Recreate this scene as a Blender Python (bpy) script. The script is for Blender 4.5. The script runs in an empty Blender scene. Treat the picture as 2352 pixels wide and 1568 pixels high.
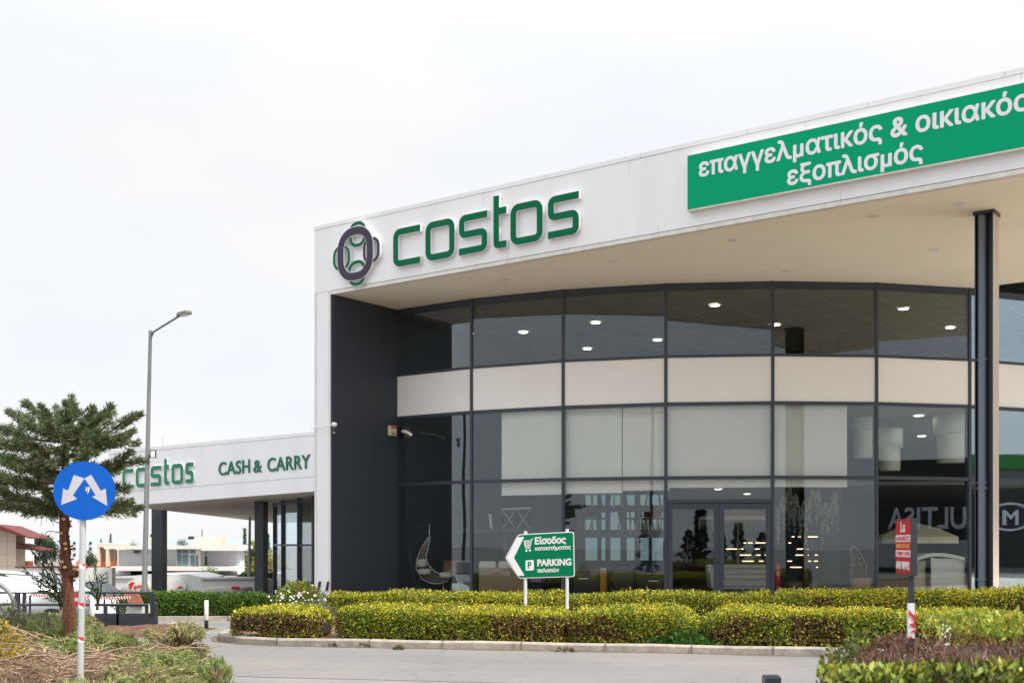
import bpy, math, random
import numpy as np
from mathutils import Vector, Matrix
from mathutils.geometry import delaunay_2d_cdt

# ------------------------------------------------------------------ camera, world, sun
SC = bpy.context.scene
COL = SC.collection
F, CX, HY, EYE, K = 2700.0, 1176.0, 1250.6, 1.6, 6.4     # focal length and horizon in units of a 2352-wide frame
cam = bpy.data.cameras.new('camera')
cam.lens = F / 2352 * 36
cam.sensor_width = 36
cam.shift_y = (HY - 784) / 2352
cam.clip_start, cam.clip_end = 0.1, 4000
cam.dof.use_dof = True
cam.dof.focus_distance = 24
cam.dof.aperture_fstop = 2.8
camo = bpy.data.objects.new('camera', cam)
COL.objects.link(camo)
camo.location = (0, 0, EYE)
camo.rotation_euler = (math.pi / 2, 0, 0)
SC.camera = camo

SUN = Vector((0.49, -0.32, 0.81)).normalized()
world = bpy.data.worlds.new('World')
SC.world = world
world.use_nodes = True
wt = world.node_tree
wt.nodes.clear()
def wn(t, **kw):
    n = wt.nodes.new(t)
    for a, b in kw.items(): setattr(n, a, b)
    return n
sky = wn('ShaderNodeTexSky', sky_type='NISHITA', sun_disc=False)
sky.sun_elevation = math.asin(SUN.z)
sky.sun_rotation = math.atan2(SUN.x, SUN.y)
tc = wn('ShaderNodeTexCoord')
sep = wn('ShaderNodeSeparateXYZ')
wt.links.new(tc.outputs['Generated'], sep.inputs[0])
ramp = wn('ShaderNodeMapRange')
ramp.interpolation_type = 'SMOOTHSTEP'
ramp.inputs['From Min'].default_value, ramp.inputs['From Max'].default_value = 0.30, 0.95
ramp.inputs['To Min'].default_value, ramp.inputs['To Max'].default_value = 8.35, 19.0
wt.links.new(sep.outputs['Z'], ramp.inputs['Value'])
nz = wn('ShaderNodeTexNoise')
nz.inputs['Scale'].default_value, nz.inputs['Detail'].default_value = 3.2, 4.0
mp = wn('ShaderNodeMapping')
mp.inputs['Scale'].default_value = (1, 1, 2.6)
wt.links.new(tc.outputs['Generated'], mp.inputs[0])
wt.links.new(mp.outputs[0], nz.inputs['Vector'])
cr = wn('ShaderNodeValToRGB')
cr.color_ramp.elements[0].position, cr.color_ramp.elements[1].position = 0.36, 0.62
cr.color_ramp.elements[0].color = (0.93, 0.955, 1.0, 1)
cr.color_ramp.elements[1].color = (1.0, 1.0, 0.995, 1)
wt.links.new(nz.outputs['Fac'], cr.inputs[0])
sc = wn('ShaderNodeVectorMath', operation='SCALE')
wt.links.new(cr.outputs[0], sc.inputs[0])
wt.links.new(ramp.outputs[0], sc.inputs['Scale'])
mx = wn('ShaderNodeMix', data_type='RGBA')
mx.inputs[0].default_value = 0.93
wt.links.new(sky.outputs[0], mx.inputs[6])
wt.links.new(sc.outputs[0], mx.inputs[7])
bg = wn('ShaderNodeBackground')
bg.inputs['Strength'].default_value = 0.1
wt.links.new(mx.outputs[2], bg.inputs[0])
wo = wn('ShaderNodeOutputWorld')
wt.links.new(bg.outputs[0], wo.inputs[0])

sl = bpy.data.lights.new('sun', 'SUN')
sl.energy, sl.angle, sl.color = 3.6, math.radians(8), (1.0, 0.93, 0.83)
so = bpy.data.objects.new('sun', sl)
COL.objects.link(so)
so.rotation_euler = (-SUN).to_track_quat('-Z', 'Y').to_euler()

SC.view_settings.view_transform = 'Standard'
SC.view_settings.look = 'None'
SC.view_settings.exposure = 0.28
SC.view_settings.gamma = 1.0
SC.render.engine = 'CYCLES'
SC.cycles.use_denoising = True
SC.cycles.max_bounces = 8
SC.cycles.transparent_max_bounces = 24
SC.cycles.caustics_reflective = False
SC.cycles.caustics_refractive = False
SC.cycles.sample_clamp_indirect = 4.0

# ------------------------------------------------------------------ helpers
rng = np.random.default_rng(7)
random.seed(7)

def px(x, y, Y):                       # a measured pixel at distance Y -> point
    return Vector(((x - CX) / F * Y, Y, EYE + (HY - y) / F * Y))
def gx(x, Y): return (x - CX) / F * Y
def gz(y, Y): return EYE + (HY - y) / F * Y

def mat(name, col, rough=0.6, metal=0.0, var=0.06, vscale=6.0, bump=0.0, bscale=40.0, spec=0.5, coat=0.0, streak=0.0):
    m = bpy.data.materials.new(name)
    m.use_nodes = True
    t = m.node_tree
    b = t.nodes['Principled BSDF']
    b.inputs['Roughness'].default_value = rough
    b.inputs['Metallic'].default_value = metal
    b.inputs['Specular IOR Level'].default_value = spec
    b.inputs['Coat Weight'].default_value = coat
    c = (*col, 1)
    if var > 0:
        g = t.nodes.new('ShaderNodeNewGeometry')
        n = t.nodes.new('ShaderNodeTexNoise')
        n.inputs['Scale'].default_value, n.inputs['Detail'].default_value = vscale, 6
        n.inputs['Roughness'].default_value = 0.65
        if streak > 0:
            q = t.nodes.new('ShaderNodeMapping')
            q.inputs['Scale'].default_value = (1, 1, 0.12)
            t.links.new(g.outputs['Position'], q.inputs[0])
            t.links.new(q.outputs[0], n.inputs['Vector'])
        else:
            t.links.new(g.outputs['Position'], n.inputs['Vector'])
        r = t.nodes.new('ShaderNodeValToRGB')
        r.color_ramp.elements[0].position, r.color_ramp.elements[1].position = 0.3, 0.7
        r.color_ramp.elements[0].color = tuple(max(0, a * (1 - var)) for a in col) + (1,)
        r.color_ramp.elements[1].color = tuple(min(1, a * (1 + var)) for a in col) + (1,)
        t.links.new(n.outputs['Fac'], r.inputs[0])
        t.links.new(r.outputs[0], b.inputs['Base Color'])
    else:
        b.inputs['Base Color'].default_value = c
    if bump > 0:
        g = t.nodes.new('ShaderNodeNewGeometry')
        n = t.nodes.new('ShaderNodeTexNoise')
        n.inputs['Scale'].default_value, n.inputs['Detail'].default_value = bscale, 6
        t.links.new(g.outputs['Position'], n.inputs['Vector'])
        u = t.nodes.new('ShaderNodeBump')
        u.inputs['Strength'].default_value = bump
        u.inputs['Distance'].default_value = 0.02
        t.links.new(n.outputs['Fac'], u.inputs['Height'])
        t.links.new(u.outputs[0], b.inputs['Normal'])
    return m

def emit(name, col, s):
    m = bpy.data.materials.new(name)
    m.use_nodes = True
    b = m.node_tree.nodes['Principled BSDF']
    b.inputs['Base Color'].default_value = (*col, 1)
    b.inputs['Emission Color'].default_value = (*col, 1)
    b.inputs['Emission Strength'].default_value = s
    return m

def glass_mat(name, tint, refl):
    m = bpy.data.materials.new(name)
    m.use_nodes = True
    t = m.node_tree
    t.nodes.clear()
    o = t.nodes.new('ShaderNodeOutputMaterial')
    mixn = t.nodes.new('ShaderNodeMixShader')
    tr = t.nodes.new('ShaderNodeBsdfTransparent')
    tr.inputs[0].default_value = (*tint, 1)
    gl = t.nodes.new('ShaderNodeBsdfGlossy')
    gl.inputs['Roughness'].default_value = 0.0
    gl.inputs['Color'].default_value = (0.84, 0.94, 1.0, 1)
    fr = t.nodes.new('ShaderNodeFresnel')
    fr.inputs['IOR'].default_value = 1.5
    ad = t.nodes.new('ShaderNodeMath')
    ad.operation = 'ADD'
    ad.use_clamp = True
    ad.inputs[1].default_value = refl
    half = t.nodes.new('ShaderNodeMath')
    half.operation = 'MULTIPLY'
    half.inputs[1].default_value = 0.66
    # gentle pane waviness so reflections bend like float glass
    g = t.nodes.new('ShaderNodeNewGeometry')
    n = t.nodes.new('ShaderNodeTexNoise')
    n.inputs['Scale'].default_value, n.inputs['Detail'].default_value = 0.9, 0
    t.links.new(g.outputs['Position'], n.inputs['Vector'])
    u = t.nodes.new('ShaderNodeBump')
    u.inputs['Strength'].default_value, u.inputs['Distance'].default_value = 0.05, 0.02
    t.links.new(n.outputs['Fac'], u.inputs['Height'])
    t.links.new(u.outputs[0], gl.inputs['Normal'])
    t.links.new(fr.outputs[0], ad.inputs[0])
    t.links.new(ad.outputs[0], half.inputs[0])
    t.links.new(half.outputs[0], mixn.inputs[0])
    t.links.new(tr.outputs[0], mixn.inputs[1])
    t.links.new(gl.outputs[0], mixn.inputs[2])
    t.links.new(mixn.outputs[0], o.inputs[0])
    return m

def leaf_mat(name, rough=0.5, trans=0.25):
    m = bpy.data.materials.new(name)
    m.use_nodes = True
    t = m.node_tree
    b = t.nodes['Principled BSDF']
    a = t.nodes.new('ShaderNodeAttribute')
    a.attribute_name = 'leaf_colour'
    t.links.new(a.outputs['Color'], b.inputs['Base Color'])
    b.inputs['Roughness'].default_value = rough
    b.inputs['Specular IOR Level'].default_value = 0.35
    tl = t.nodes.new('ShaderNodeBsdfTranslucent')
    t.links.new(a.outputs['Color'], tl.inputs[0])
    mixn = t.nodes.new('ShaderNodeMixShader')
    mixn.inputs[0].default_value = trans
    o = t.nodes['Material Output']
    t.links.new(b.outputs[0], mixn.inputs[1])
    t.links.new(tl.outputs[0], mixn.inputs[2])
    t.links.new(mixn.outputs[0], o.inputs[0])
    return m

def link(name, mesh, parent=None, local=False):
    o = bpy.data.objects.new(name, mesh)
    COL.objects.link(o)
    if parent is not None:
        o.parent = parent
        if not local and parent.parent is None:
            o.matrix_parent_inverse = parent.matrix_basis.inverted()
    return o

def tag(o, label=None, cat=None, group=None, kind=None):
    if label: o['label'] = label
    if cat: o['category'] = cat
    if group: o['group'] = group
    if kind: o['kind'] = kind
    return o

def thing(name, label, cat, loc=(0, 0, 0), rz=0.0, group=None):
    o = bpy.data.objects.new(name, None)
    COL.objects.link(o)
    o.empty_display_size = 0.1
    o.location = loc
    o.rotation_euler = (0, 0, rz)
    return tag(o, label, cat, group)

def dup(root, loc, rz=0.0, label=None, group=None, scale=None):
    r = root.copy()
    COL.objects.link(r)
    r.location = loc
    r.rotation_euler = (0, 0, rz)
    if scale: r.scale = scale
    if label: r['label'] = label
    if group: r['group'] = group
    for ch in list(root.children):
        c = ch.copy()
        COL.objects.link(c)
        c.parent = r
        for g in list(ch.children):
            d = g.copy()
            COL.objects.link(d)
            d.parent = c
    return r

class MB:
    def __init__(s): s.v, s.f, s.sm = [], [], []
    def add(s, vs, fs, smooth=False):
        b = len(s.v)
        s.v += [tuple(p) for p in vs]
        s.f += [tuple(i + b for i in f) for f in fs]
        s.sm += [smooth] * len(fs)
        return s
    def prism(s, base, ext):
        n = len(base)
        base = [Vector(p) for p in base]
        ext = Vector(ext)
        nn = Vector((0, 0, 0))
        for i in range(n):
            nn += base[i].cross(base[(i + 1) % n])
        if nn.dot(ext) > 0: base = base[::-1]
        vs = base + [p + ext for p in base]
        fs = [tuple(range(n)), tuple(range(2 * n - 1, n - 1, -1))]
        fs += [(i, i + n, (i + 1) % n + n, (i + 1) % n) for i in range(n)]
        return s.add(vs, fs)
    def box(s, c, sz, rz=0.0, rx=0.0, ry=0.0):
        M = Matrix.Rotation(rz, 3, 'Z') @ Matrix.Rotation(ry, 3, 'Y') @ Matrix.Rotation(rx, 3, 'X')
        c = Vector(c)
        h = [a / 2 for a in sz]
        vs = [c + M @ Vector((x * h[0], y * h[1], z * h[2])) for z in (-1, 1) for x, y in ((-1, -1), (1, -1), (1, 1), (-1, 1))]
        return s.add(vs, [(3, 2, 1, 0), (4, 5, 6, 7), (0, 1, 5, 4), (1, 2, 6, 5), (2, 3, 7, 6), (3, 0, 4, 7)])
    def beam(s, p0, p1, w, d, up=(0, 0, 1)):
        p0, p1 = Vector(p0), Vector(p1)
        t = (p1 - p0).normalized()
        u = Vector(up)
        if abs(t.dot(u)) > 0.98: u = Vector((1, 0, 0))
        a = t.cross(u).normalized() * (w / 2)
        b = a.cross(t).normalized() * (d / 2)
        return s.prism([p0 - a - b, p0 + a - b, p0 + a + b, p0 - a + b], p1 - p0)
    def tube(s, path, r, n=10, smooth=True):
        path = [Vector(p) for p in path]
        rs = r if isinstance(r, (list, tuple)) else [r] * len(path)
        vs, fs = [], []
        ref = None
        for i, p in enumerate(path):
            t = (path[min(i + 1, len(path) - 1)] - path[max(i - 1, 0)]).normalized()
            if ref is None:
                ref = Vector((0, 0, 1)) if abs(t.z) < 0.9 else Vector((1, 0, 0))
            a = t.cross(ref).normalized()
            ref = a.cross(t).normalized()
            for j in range(n):
                q = 2 * math.pi * j / n
                vs.append(p + (a * math.cos(q) + ref * math.sin(q)) * rs[i])
        for i in range(len(path) - 1):
            for j in range(n):
                k = (j + 1) % n
                fs.append((i * n + j, i * n + k, (i + 1) * n + k, (i + 1) * n + j))
        s.add(vs, fs, smooth)
        m = len(path) - 1
        s.add([vs[j] for j in range(n)], [tuple(range(n - 1, -1, -1))])
        s.add([vs[m * n + j] for j in range(n)], [tuple(range(n))])
        return s
    def lathe(s, prof, c=(0, 0, 0), n=20, smooth=True, sx=1, sy=1):
        c = Vector(c)
        vs, fs = [], []
        for r, z in prof:
            for j in range(n):
                q = 2 * math.pi * j / n
                vs.append(c + Vector((r * sx * math.cos(q), r * sy * math.sin(q), z)))
        for i in range(len(prof) - 1):
            for j in range(n):
                k = (j + 1) % n
                fs.append((i * n + j, i * n + k, (i + 1) * n + k, (i + 1) * n + j))
        return s.add(vs, fs, smooth)
    def strip(s, P, L, R, o0, o1, closed=False):     # flat ribbon on a plane between offsets o0 (back) and o1 (front)
        n = len(L)
        vs = []
        for a, b in zip(L, R):
            vs += [P(a[0], a[1], o1), P(b[0], b[1], o1), P(a[0], a[1], o0), P(b[0], b[1], o0)]
        fs = []
        for i in range(n if closed else n - 1):
            a, b = 4 * i, 4 * ((i + 1) % n)
            fs += [(a, a + 1, b + 1, b), (a + 2, b + 2, b + 3, a + 3), (a, b, b + 2, a + 2), (a + 1, a + 3, b + 3, b + 1)]
        if not closed:
            fs += [(0, 2, 3, 1), (4 * n - 4, 4 * n - 3, 4 * n - 1, 4 * n - 2)]
        return s.add(vs, fs)
    def build(s, name, m, parent=None, local=False, bevel=0.0):
        me = bpy.data.meshes.new(name)
        me.from_pydata(s.v, [], s.f)
        me.polygons.foreach_set('use_smooth', s.sm)
        me.materials.append(m)
        me.update()
        o = link(name, me, parent, local)
        if bevel > 0:
            b = o.modifiers.new('edge', 'BEVEL')
            b.width, b.segments, b.limit_method = bevel, 2, 'ANGLE'
        return o

def leaves(name, P, A, N, L, W, C, m, parent=None, fold=0.0):
    """P base points, A along-leaf axes, N leaf normals; one diamond (or folded pair) per leaf"""
    n = len(P)
    A = A / np.maximum(np.linalg.norm(A, axis=1, keepdims=True), 1e-6)
    S = np.cross(A, N)
    S /= np.maximum(np.linalg.norm(S, axis=1, keepdims=True), 1e-6)
    U = np.cross(S, A)
    L, W = np.asarray(L)[:, None] * np.ones((n, 1)), np.asarray(W)[:, None] * np.ones((n, 1))
    v = np.empty((n, 4, 3))
    v[:, 0] = P
    v[:, 1] = P + A * L * 0.45 + S * W * 0.5 + U * W * fold
    v[:, 2] = P + A * L
    v[:, 3] = P + A * L * 0.45 - S * W * 0.5 + U * W * fold
    me = bpy.data.meshes.new(name)
    me.vertices.add(4 * n)
    me.vertices.foreach_set('co', v.reshape(-1))
    if fold > 0:
        idx = (np.arange(n)[:, None] * 4 + np.array([0, 1, 2, 0, 2, 3])[None]).reshape(-1)
        nf, k = 2 * n, 3
    else:
        idx = np.arange(4 * n)
        nf, k = n, 4
    me.loops.add(len(idx))
    me.loops.foreach_set('vertex_index', idx.astype(np.int32))
    me.polygons.add(nf)
    me.polygons.foreach_set('loop_start', (np.arange(nf) * k).astype(np.int32))
    at = me.color_attributes.new('leaf_colour', 'FLOAT_COLOR', 'POINT')
    c = np.ones((n, 4, 4))
    c[:, :, :3] = np.clip(C, 0, 1)[:, None, :]
    at.data.foreach_set('color', c.reshape(-1))
    me.materials.append(m)
    me.update()
    me.validate()
    return link(name, me, parent)

def unit(n):
    a = rng.normal(size=(n, 3))
    return a / np.linalg.norm(a, axis=1, keepdims=True)

class Field:                              # smooth random field, a sum of sines
    def __init__(s, scale, n=10):
        s.k = rng.normal(size=(n, 3)) * scale
        s.p = rng.uniform(0, 6.28, n)
    def __call__(s, P): return np.sin(P @ s.k.T + s.p).sum(1) / math.sqrt(len(s.p))

def pick(cols, w, n):
    cols = np.array(cols)
    i = rng.choice(len(cols), n, p=np.array(w) / sum(w))
    return cols[i] * rng.uniform(0.75, 1.25, (n, 1)) * rng.uniform(0.93, 1.07, (n, 3))

class Plane:                              # a vertical plane: origin, direction along it, normal to the viewer
    def __init__(s, A, u, n):
        s.A, s.u, s.n = Vector((*A, 0)), Vector((*u, 0)).normalized(), Vector((*n, 0)).normalized()
    def __call__(s, a, z, off=0.0): return s.A + s.u * a + s.n * off + Vector((0, 0, z))
    def s_at(s, x):
        t = (x - CX) / F
        return (t * s.A.y - s.A.x) / (s.u.x - t * s.u.y)
    def Y_at(s, x): return (s.A + s.u * s.s_at(x)).y
    def z_at(s, x, y): return EYE + (HY - y) / F * s.Y_at(x)
    def rz(s): return math.atan2(s.u.y, s.u.x)

def text_mesh(string, bold=0.0, spacing=1.0):
    # every contour of every glyph is filled by itself, so overlapping strokes never cancel out
    cu = bpy.data.curves.new('lettering', 'FONT')
    cu.body, cu.size, cu.space_character, cu.resolution_u = string, 1.0, spacing, 4
    cu.fill_mode = 'NONE'
    o = bpy.data.objects.new('lettering', cu)
    me = bpy.data.meshes.new_from_object(o)
    bpy.data.objects.remove(o)
    nb = {}
    for e in me.edges:
        i, j = e.vertices
        nb.setdefault(i, []).append(j)
        nb.setdefault(j, []).append(i)
    co = [v.co.copy() for v in me.vertices]
    seen, loops = set(), []
    for i in range(len(co)):
        if i in seen or i not in nb: continue
        lp, cur, prev = [], i, None
        while cur not in seen:
            seen.add(cur)
            lp.append(cur)
            nx = [k for k in nb[cur] if k not in seen]
            if not nx: break
            cur = min(nx) if len(lp) == 1 else nx[0]
        if len(lp) > 2: loops.append([co[k] for k in lp])
    bpy.data.meshes.remove(me)
    flat = [Vector((p.x, p.y)) for l in loops for p in l]
    edges, walls, o0 = [], [], 0
    for l in loops:
        edges += [(o0 + k, o0 + (k + 1) % len(l)) for k in range(len(l))]
        o0 += len(l)
    V, E, T, *_ = delaunay_2d_cdt(flat, edges, [], 0, 1e-5)
    LP = [np.array([(p.x, p.y) for p in l]) for l in loops]
    def winding(c):
        w = 0
        for l in LP:
            x0, y0 = l[:, 0] - c[0], l[:, 1] - c[1]
            x1, y1 = np.roll(x0, -1), np.roll(y0, -1)
            up, dn = (y0 <= 0) & (y1 > 0), (y0 > 0) & (y1 <= 0)
            cr_ = x0 * y1 - x1 * y0
            w += int((up & (cr_ > 0)).sum()) - int((dn & (cr_ < 0)).sum())
        return w
    n = len(V)
    vs = [(p.x, p.y, 1.0) for p in V] + [(p.x, p.y, -1.0) for p in V]
    fs, cnt = [], {}
    for t in T:
        c = (V[t[0]] + V[t[1]] + V[t[2]]) / 3
        if winding((c.x, c.y)) == 0: continue
        t = list(t)
        p, q, r = (V[k] for k in t)
        if (q.x - p.x) * (r.y - p.y) - (q.y - p.y) * (r.x - p.x) < 0: t = t[::-1]
        fs.append(tuple(t))
        for k in range(3): cnt.setdefault(frozenset((t[k], t[(k + 1) % 3])), []).append((t[k], t[(k + 1) % 3]))
    for e in [v[0] for v in cnt.values() if len(v) == 1]: fs.append((e[1], e[0], e[0] + n, e[1] + n))
    out = bpy.data.meshes.new('lettering')
    out.from_pydata(vs, [], fs)
    return out

def fat(me, r, n=8):
    # thicken glyphs: copies shifted round a small circle, each a hair lower than the last
    co = np.array([v.co[:] for v in me.vertices])
    fs = [tuple(p.vertices) for p in me.polygons]
    vs, ff = list(map(tuple, co)), list(fs)
    for i in range(n):
        q = 2 * math.pi * (i + .3) / n
        b = len(vs)
        sh = co + np.array([r * math.cos(q), r * math.sin(q), 0])
        sh[:, 2] *= 1 - 0.04 * (i + 1)
        vs += list(map(tuple, sh))
        ff += [tuple(k + b for k in f) for f in fs]
    out = bpy.data.meshes.new('lettering')
    out.from_pydata(vs, [], ff)
    bpy.data.meshes.remove(me)
    return out

def text_on(name, string, P, s0, s1, zb, off, depth, m, parent=None, bold=0.012, hs=1.0, spacing=1.0, flip=False, zslope=0.0):
    me = fat(text_mesh(string, 0, spacing), bold) if bold else text_mesh(string, 0, spacing)
    co = np.array([v.co[:] for v in me.vertices])
    x0, x1 = co[:, 0].min(), co[:, 0].max()
    k = (s1 - s0) / (x1 - x0)
    for v, c in zip(me.vertices, co):
        a = s0 + (c[0] - x0) * k
        v.co = P(a, zb + c[1] * k * hs + zslope * (a - s0), off + (c[2] + 1) / 2 * depth)
    if flip: me.flip_normals()
    me.materials.clear()
    me.materials.append(m)
    me.update()
    return link(name, me, parent)

def rounded(pts, r, closed=False, n=6):
    out = []
    N = len(pts)
    for i in range(N):
        p = Vector(pts[i])
        if not closed and i in (0, N - 1):
            out.append(p)
            continue
        a, b = Vector(pts[i - 1]), Vector(pts[(i + 1) % N])
        da, db = (a - p).normalized(), (b - p).normalized()
        rr = min(r, (a - p).length * 0.5, (b - p).length * 0.5)
        q0, q1 = p + da * rr, p + db * rr
        c = p + (da + db) * rr
        for j in range(n + 1):
            t = j / n * math.pi / 2
            out.append(c - db * rr * math.cos(t) - da * rr * math.sin(t))
    return out

def ribbon(path, w, closed=False):
    N = len(path)
    L, R = [], []
    for i in range(N):
        if closed:
            t = path[(i + 1) % N] - path[i - 1]
        else:
            t = path[min(i + 1, N - 1)] - path[max(i - 1, 0)]
        t = t.normalized()
        nrm = Vector((-t.y, t.x))
        L.append(path[i] + nrm * w / 2)
        R.append(path[i] - nrm * w / 2)
    return L, R

# ------------------------------------------------------------------ materials
M = {}
M['white_panel'] = mat('white_panel', (0.82, 0.825, 0.855), 0.45, var=0.045, vscale=1.2, streak=1)
M['white_trim'] = mat('white_trim', (0.70, 0.69, 0.66), 0.6, var=0.12, vscale=5, streak=1)
M['joint'] = mat('joint_grey', (0.45, 0.45, 0.46), 0.7)
M['soffit'] = mat('soffit_render', (0.90, 0.84, 0.71), 0.9, var=0.035, vscale=0.5)
M['anthracite'] = mat('anthracite_cladding', (0.030, 0.037, 0.050), 0.5, var=0.12, vscale=2, streak=1)
M['frame'] = mat('anthracite_frame', (0.034, 0.044, 0.063), 0.4, var=0.06)
M['steel'] = mat('dark_steel_paint', (0.030, 0.038, 0.050), 0.35, var=0.1)
M['lit_flange_cream'] = mat('lit_flange_cream', (0.66, 0.60, 0.53), 0.4, var=0.05)
M['spandrel'] = mat('spandrel_panel', (0.90, 0.89, 0.865), 0.35, var=0.02, vscale=0.6)
M['blind'] = mat('blind_fabric', (0.94, 0.95, 0.88), 0.9, var=0.03, vscale=1.0)
M['glass'] = glass_mat('facade_glass', (0.98, 0.99, 0.985), 0.045)
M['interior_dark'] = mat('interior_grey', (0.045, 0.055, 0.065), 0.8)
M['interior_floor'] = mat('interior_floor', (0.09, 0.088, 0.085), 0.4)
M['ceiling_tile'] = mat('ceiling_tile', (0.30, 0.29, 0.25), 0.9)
M['green_paint'] = mat('green_acrylic', (0.001, 0.135, 0.060), 0.3, var=0.0, spec=0.12)
M['green_sign'] = mat('green_sign_face', (0.001, 0.34, 0.165), 0.6, var=0.03, vscale=1, spec=0.08)
M['green_road_sign'] = mat('green_road_sign', (0.001, 0.175, 0.075), 0.6, var=0.03, vscale=3, spec=0.08)
M['purple_paint'] = mat('dark_purple_acrylic', (0.050, 0.040, 0.070), 0.3, var=0.0, spec=0.25)
M['letter_white'] = mat('letter_white', (0.72, 0.72, 0.73), 0.4, var=0.02)
M['sign_white'] = mat('sign_white', (0.80, 0.80, 0.86), 0.5, var=0.03)
M['galv'] = mat('galvanised_steel', (0.22, 0.23, 0.23), 0.55, metal=0.2, var=0.2, vscale=8, streak=1)
M['grey_post'] = mat('grey_post', (0.52, 0.54, 0.55), 0.45, metal=0.2, var=0.1, vscale=10, streak=1)
M['arrow_grey'] = mat('arrow_grey', (0.53, 0.52, 0.58), 0.45, var=0.08, vscale=12)
M['sign_blue'] = mat('sign_blue', (0.001, 0.10, 0.50), 0.45, spec=.25, var=0.08, vscale=7)
M['sign_red'] = mat('sign_red', (0.42, 0.018, 0.026), 0.6, spec=.1, var=0.06)
M['tape_red'] = mat('tape_red', (0.62, 0.03, 0.04), 0.4, var=0.05)
M['tape_white'] = mat('tape_white', (0.80, 0.80, 0.82), 0.4, var=0.03)
M['orange'] = mat('orange_print', (0.75, 0.32, 0.06), 0.5)
M['print_grey'] = mat('print_grey', (0.72, 0.70, 0.72), 0.5)
M['black'] = mat('black_plastic', (0.012, 0.012, 0.013), 0.4)
M['cream'] = mat('cream_plastic', (0.72, 0.62, 0.44), 0.5)
M['white_plastic'] = mat('white_plastic', (0.78, 0.80, 0.79), 0.4)
M['asphalt'] = mat('pale_asphalt', (0.225, 0.218, 0.210), 0.9, var=0.10, vscale=0.7, bump=0.25, bscale=90)
M['concrete'] = mat('kerb_concrete', (0.38, 0.34, 0.295), 0.9, var=0.3, vscale=5, bump=0.4, bscale=25)
M['road'] = mat('road_asphalt', (0.212, 0.206, 0.200), 0.9, var=0.10, vscale=45, bump=0.35, bscale=110)
def wear(m):
    t = m.node_tree
    b = t.nodes['Principled BSDF']
    old = b.inputs['Base Color'].links[0].from_socket
    g = t.nodes.new('ShaderNodeNewGeometry')
    def noise(sc_, lo, hi, c0, c1, stretch=None, det=4):
        n = t.nodes.new('ShaderNodeTexNoise')
        n.inputs['Scale'].default_value, n.inputs['Detail'].default_value = sc_, det
        src = g.outputs['Position']
        if stretch:
            q = t.nodes.new('ShaderNodeMapping')
            q.inputs['Scale'].default_value = stretch
            q.inputs['Rotation'].default_value = (0, 0, .21)
            t.links.new(src, q.inputs[0])
            src = q.outputs[0]
        t.links.new(src, n.inputs['Vector'])
        r = t.nodes.new('ShaderNodeValToRGB')
        r.color_ramp.elements[0].position, r.color_ramp.elements[1].position = lo, hi
        r.color_ramp.elements[0].color, r.color_ramp.elements[1].color = (*c0, 1), (*c1, 1)
        t.links.new(n.outputs['Fac'], r.inputs[0])
        return r.outputs[0]
    def mul(a, c):
        x = t.nodes.new('ShaderNodeMix')
        x.data_type, x.blend_type = 'RGBA', 'MULTIPLY'
        x.inputs[0].default_value = 1
        t.links.new(a, x.inputs[6])
        t.links.new(c, x.inputs[7])
        return x.outputs[2]
    o = mul(old, noise(.35, .35, .65, (.86, .88, .92), (1.10, 1.07, 1.04)))
    o = mul(o, noise(.8, .40, .62, (.93, .93, .94), (1.03, 1.02, 1.0), (.25, 2.4, 1)))
    o = mul(o, noise(3.5, .30, .42, (.84, .83, .82), (1, 1, 1), None, 6))
    v = t.nodes.new('ShaderNodeTexVoronoi')
    v.feature = 'DISTANCE_TO_EDGE'
    v.inputs['Scale'].default_value = .45
    w = t.nodes.new('ShaderNodeTexNoise')
    w.inputs['Scale'].default_value = 1.6
    w.inputs['Detail'].default_value = 5
    ad = t.nodes.new('ShaderNodeMix')
    ad.data_type = 'RGBA'
    ad.inputs[0].default_value = .35
    t.links.new(g.outputs['Position'], ad.inputs[6])
    t.links.new(w.outputs['Color'], ad.inputs[7])
    t.links.new(ad.outputs[2], v.inputs['Vector'])
    r = t.nodes.new('ShaderNodeValToRGB')
    r.color_ramp.elements[0].position, r.color_ramp.elements[1].position = .0, .004
    r.color_ramp.elements[0].color, r.color_ramp.elements[1].color = (.86, .855, .85, 1), (1, 1, 1, 1)
    t.links.new(v.outputs['Distance'], r.inputs[0])
    o = mul(o, r.outputs[0])
    t.links.new(o, b.inputs['Base Color'])
wear(M['road'])
wear(M['asphalt'])
wear(M['concrete'])
M['soil'] = mat('red_brown_soil', (0.20, 0.115, 0.068), 0.95, var=0.4, vscale=4, bump=1.0, bscale=14)
M['dry_soil'] = mat('dry_pale_soil', (0.20, 0.145, 0.10), 0.95, var=0.35, vscale=3, bump=1.0, bscale=12)
M['leaf'] = leaf_mat('leaf_cards')
M['needle'] = leaf_mat('needle_sprays', 0.6, 0.2)
M['bark'] = mat('cut_red_bark', (0.125, 0.048, 0.026), 0.9, var=0.75, vscale=22, bump=1.0, bscale=30, streak=1)
M['cut_wood'] = mat('fresh_cut_wood', (0.62, 0.38, 0.17), 0.8, var=0.2)
M['twig'] = mat('dead_twig', (0.36, 0.25, 0.175), 0.9, var=0.4, vscale=20)
M['core'] = mat('hedge_twigs', (0.045, 0.027, 0.016), 0.95, var=0.5, vscale=15)
M['core_green'] = mat('hedge_inner_green', (0.018, 0.035, 0.008), 0.95, var=0.4, vscale=15)

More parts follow.
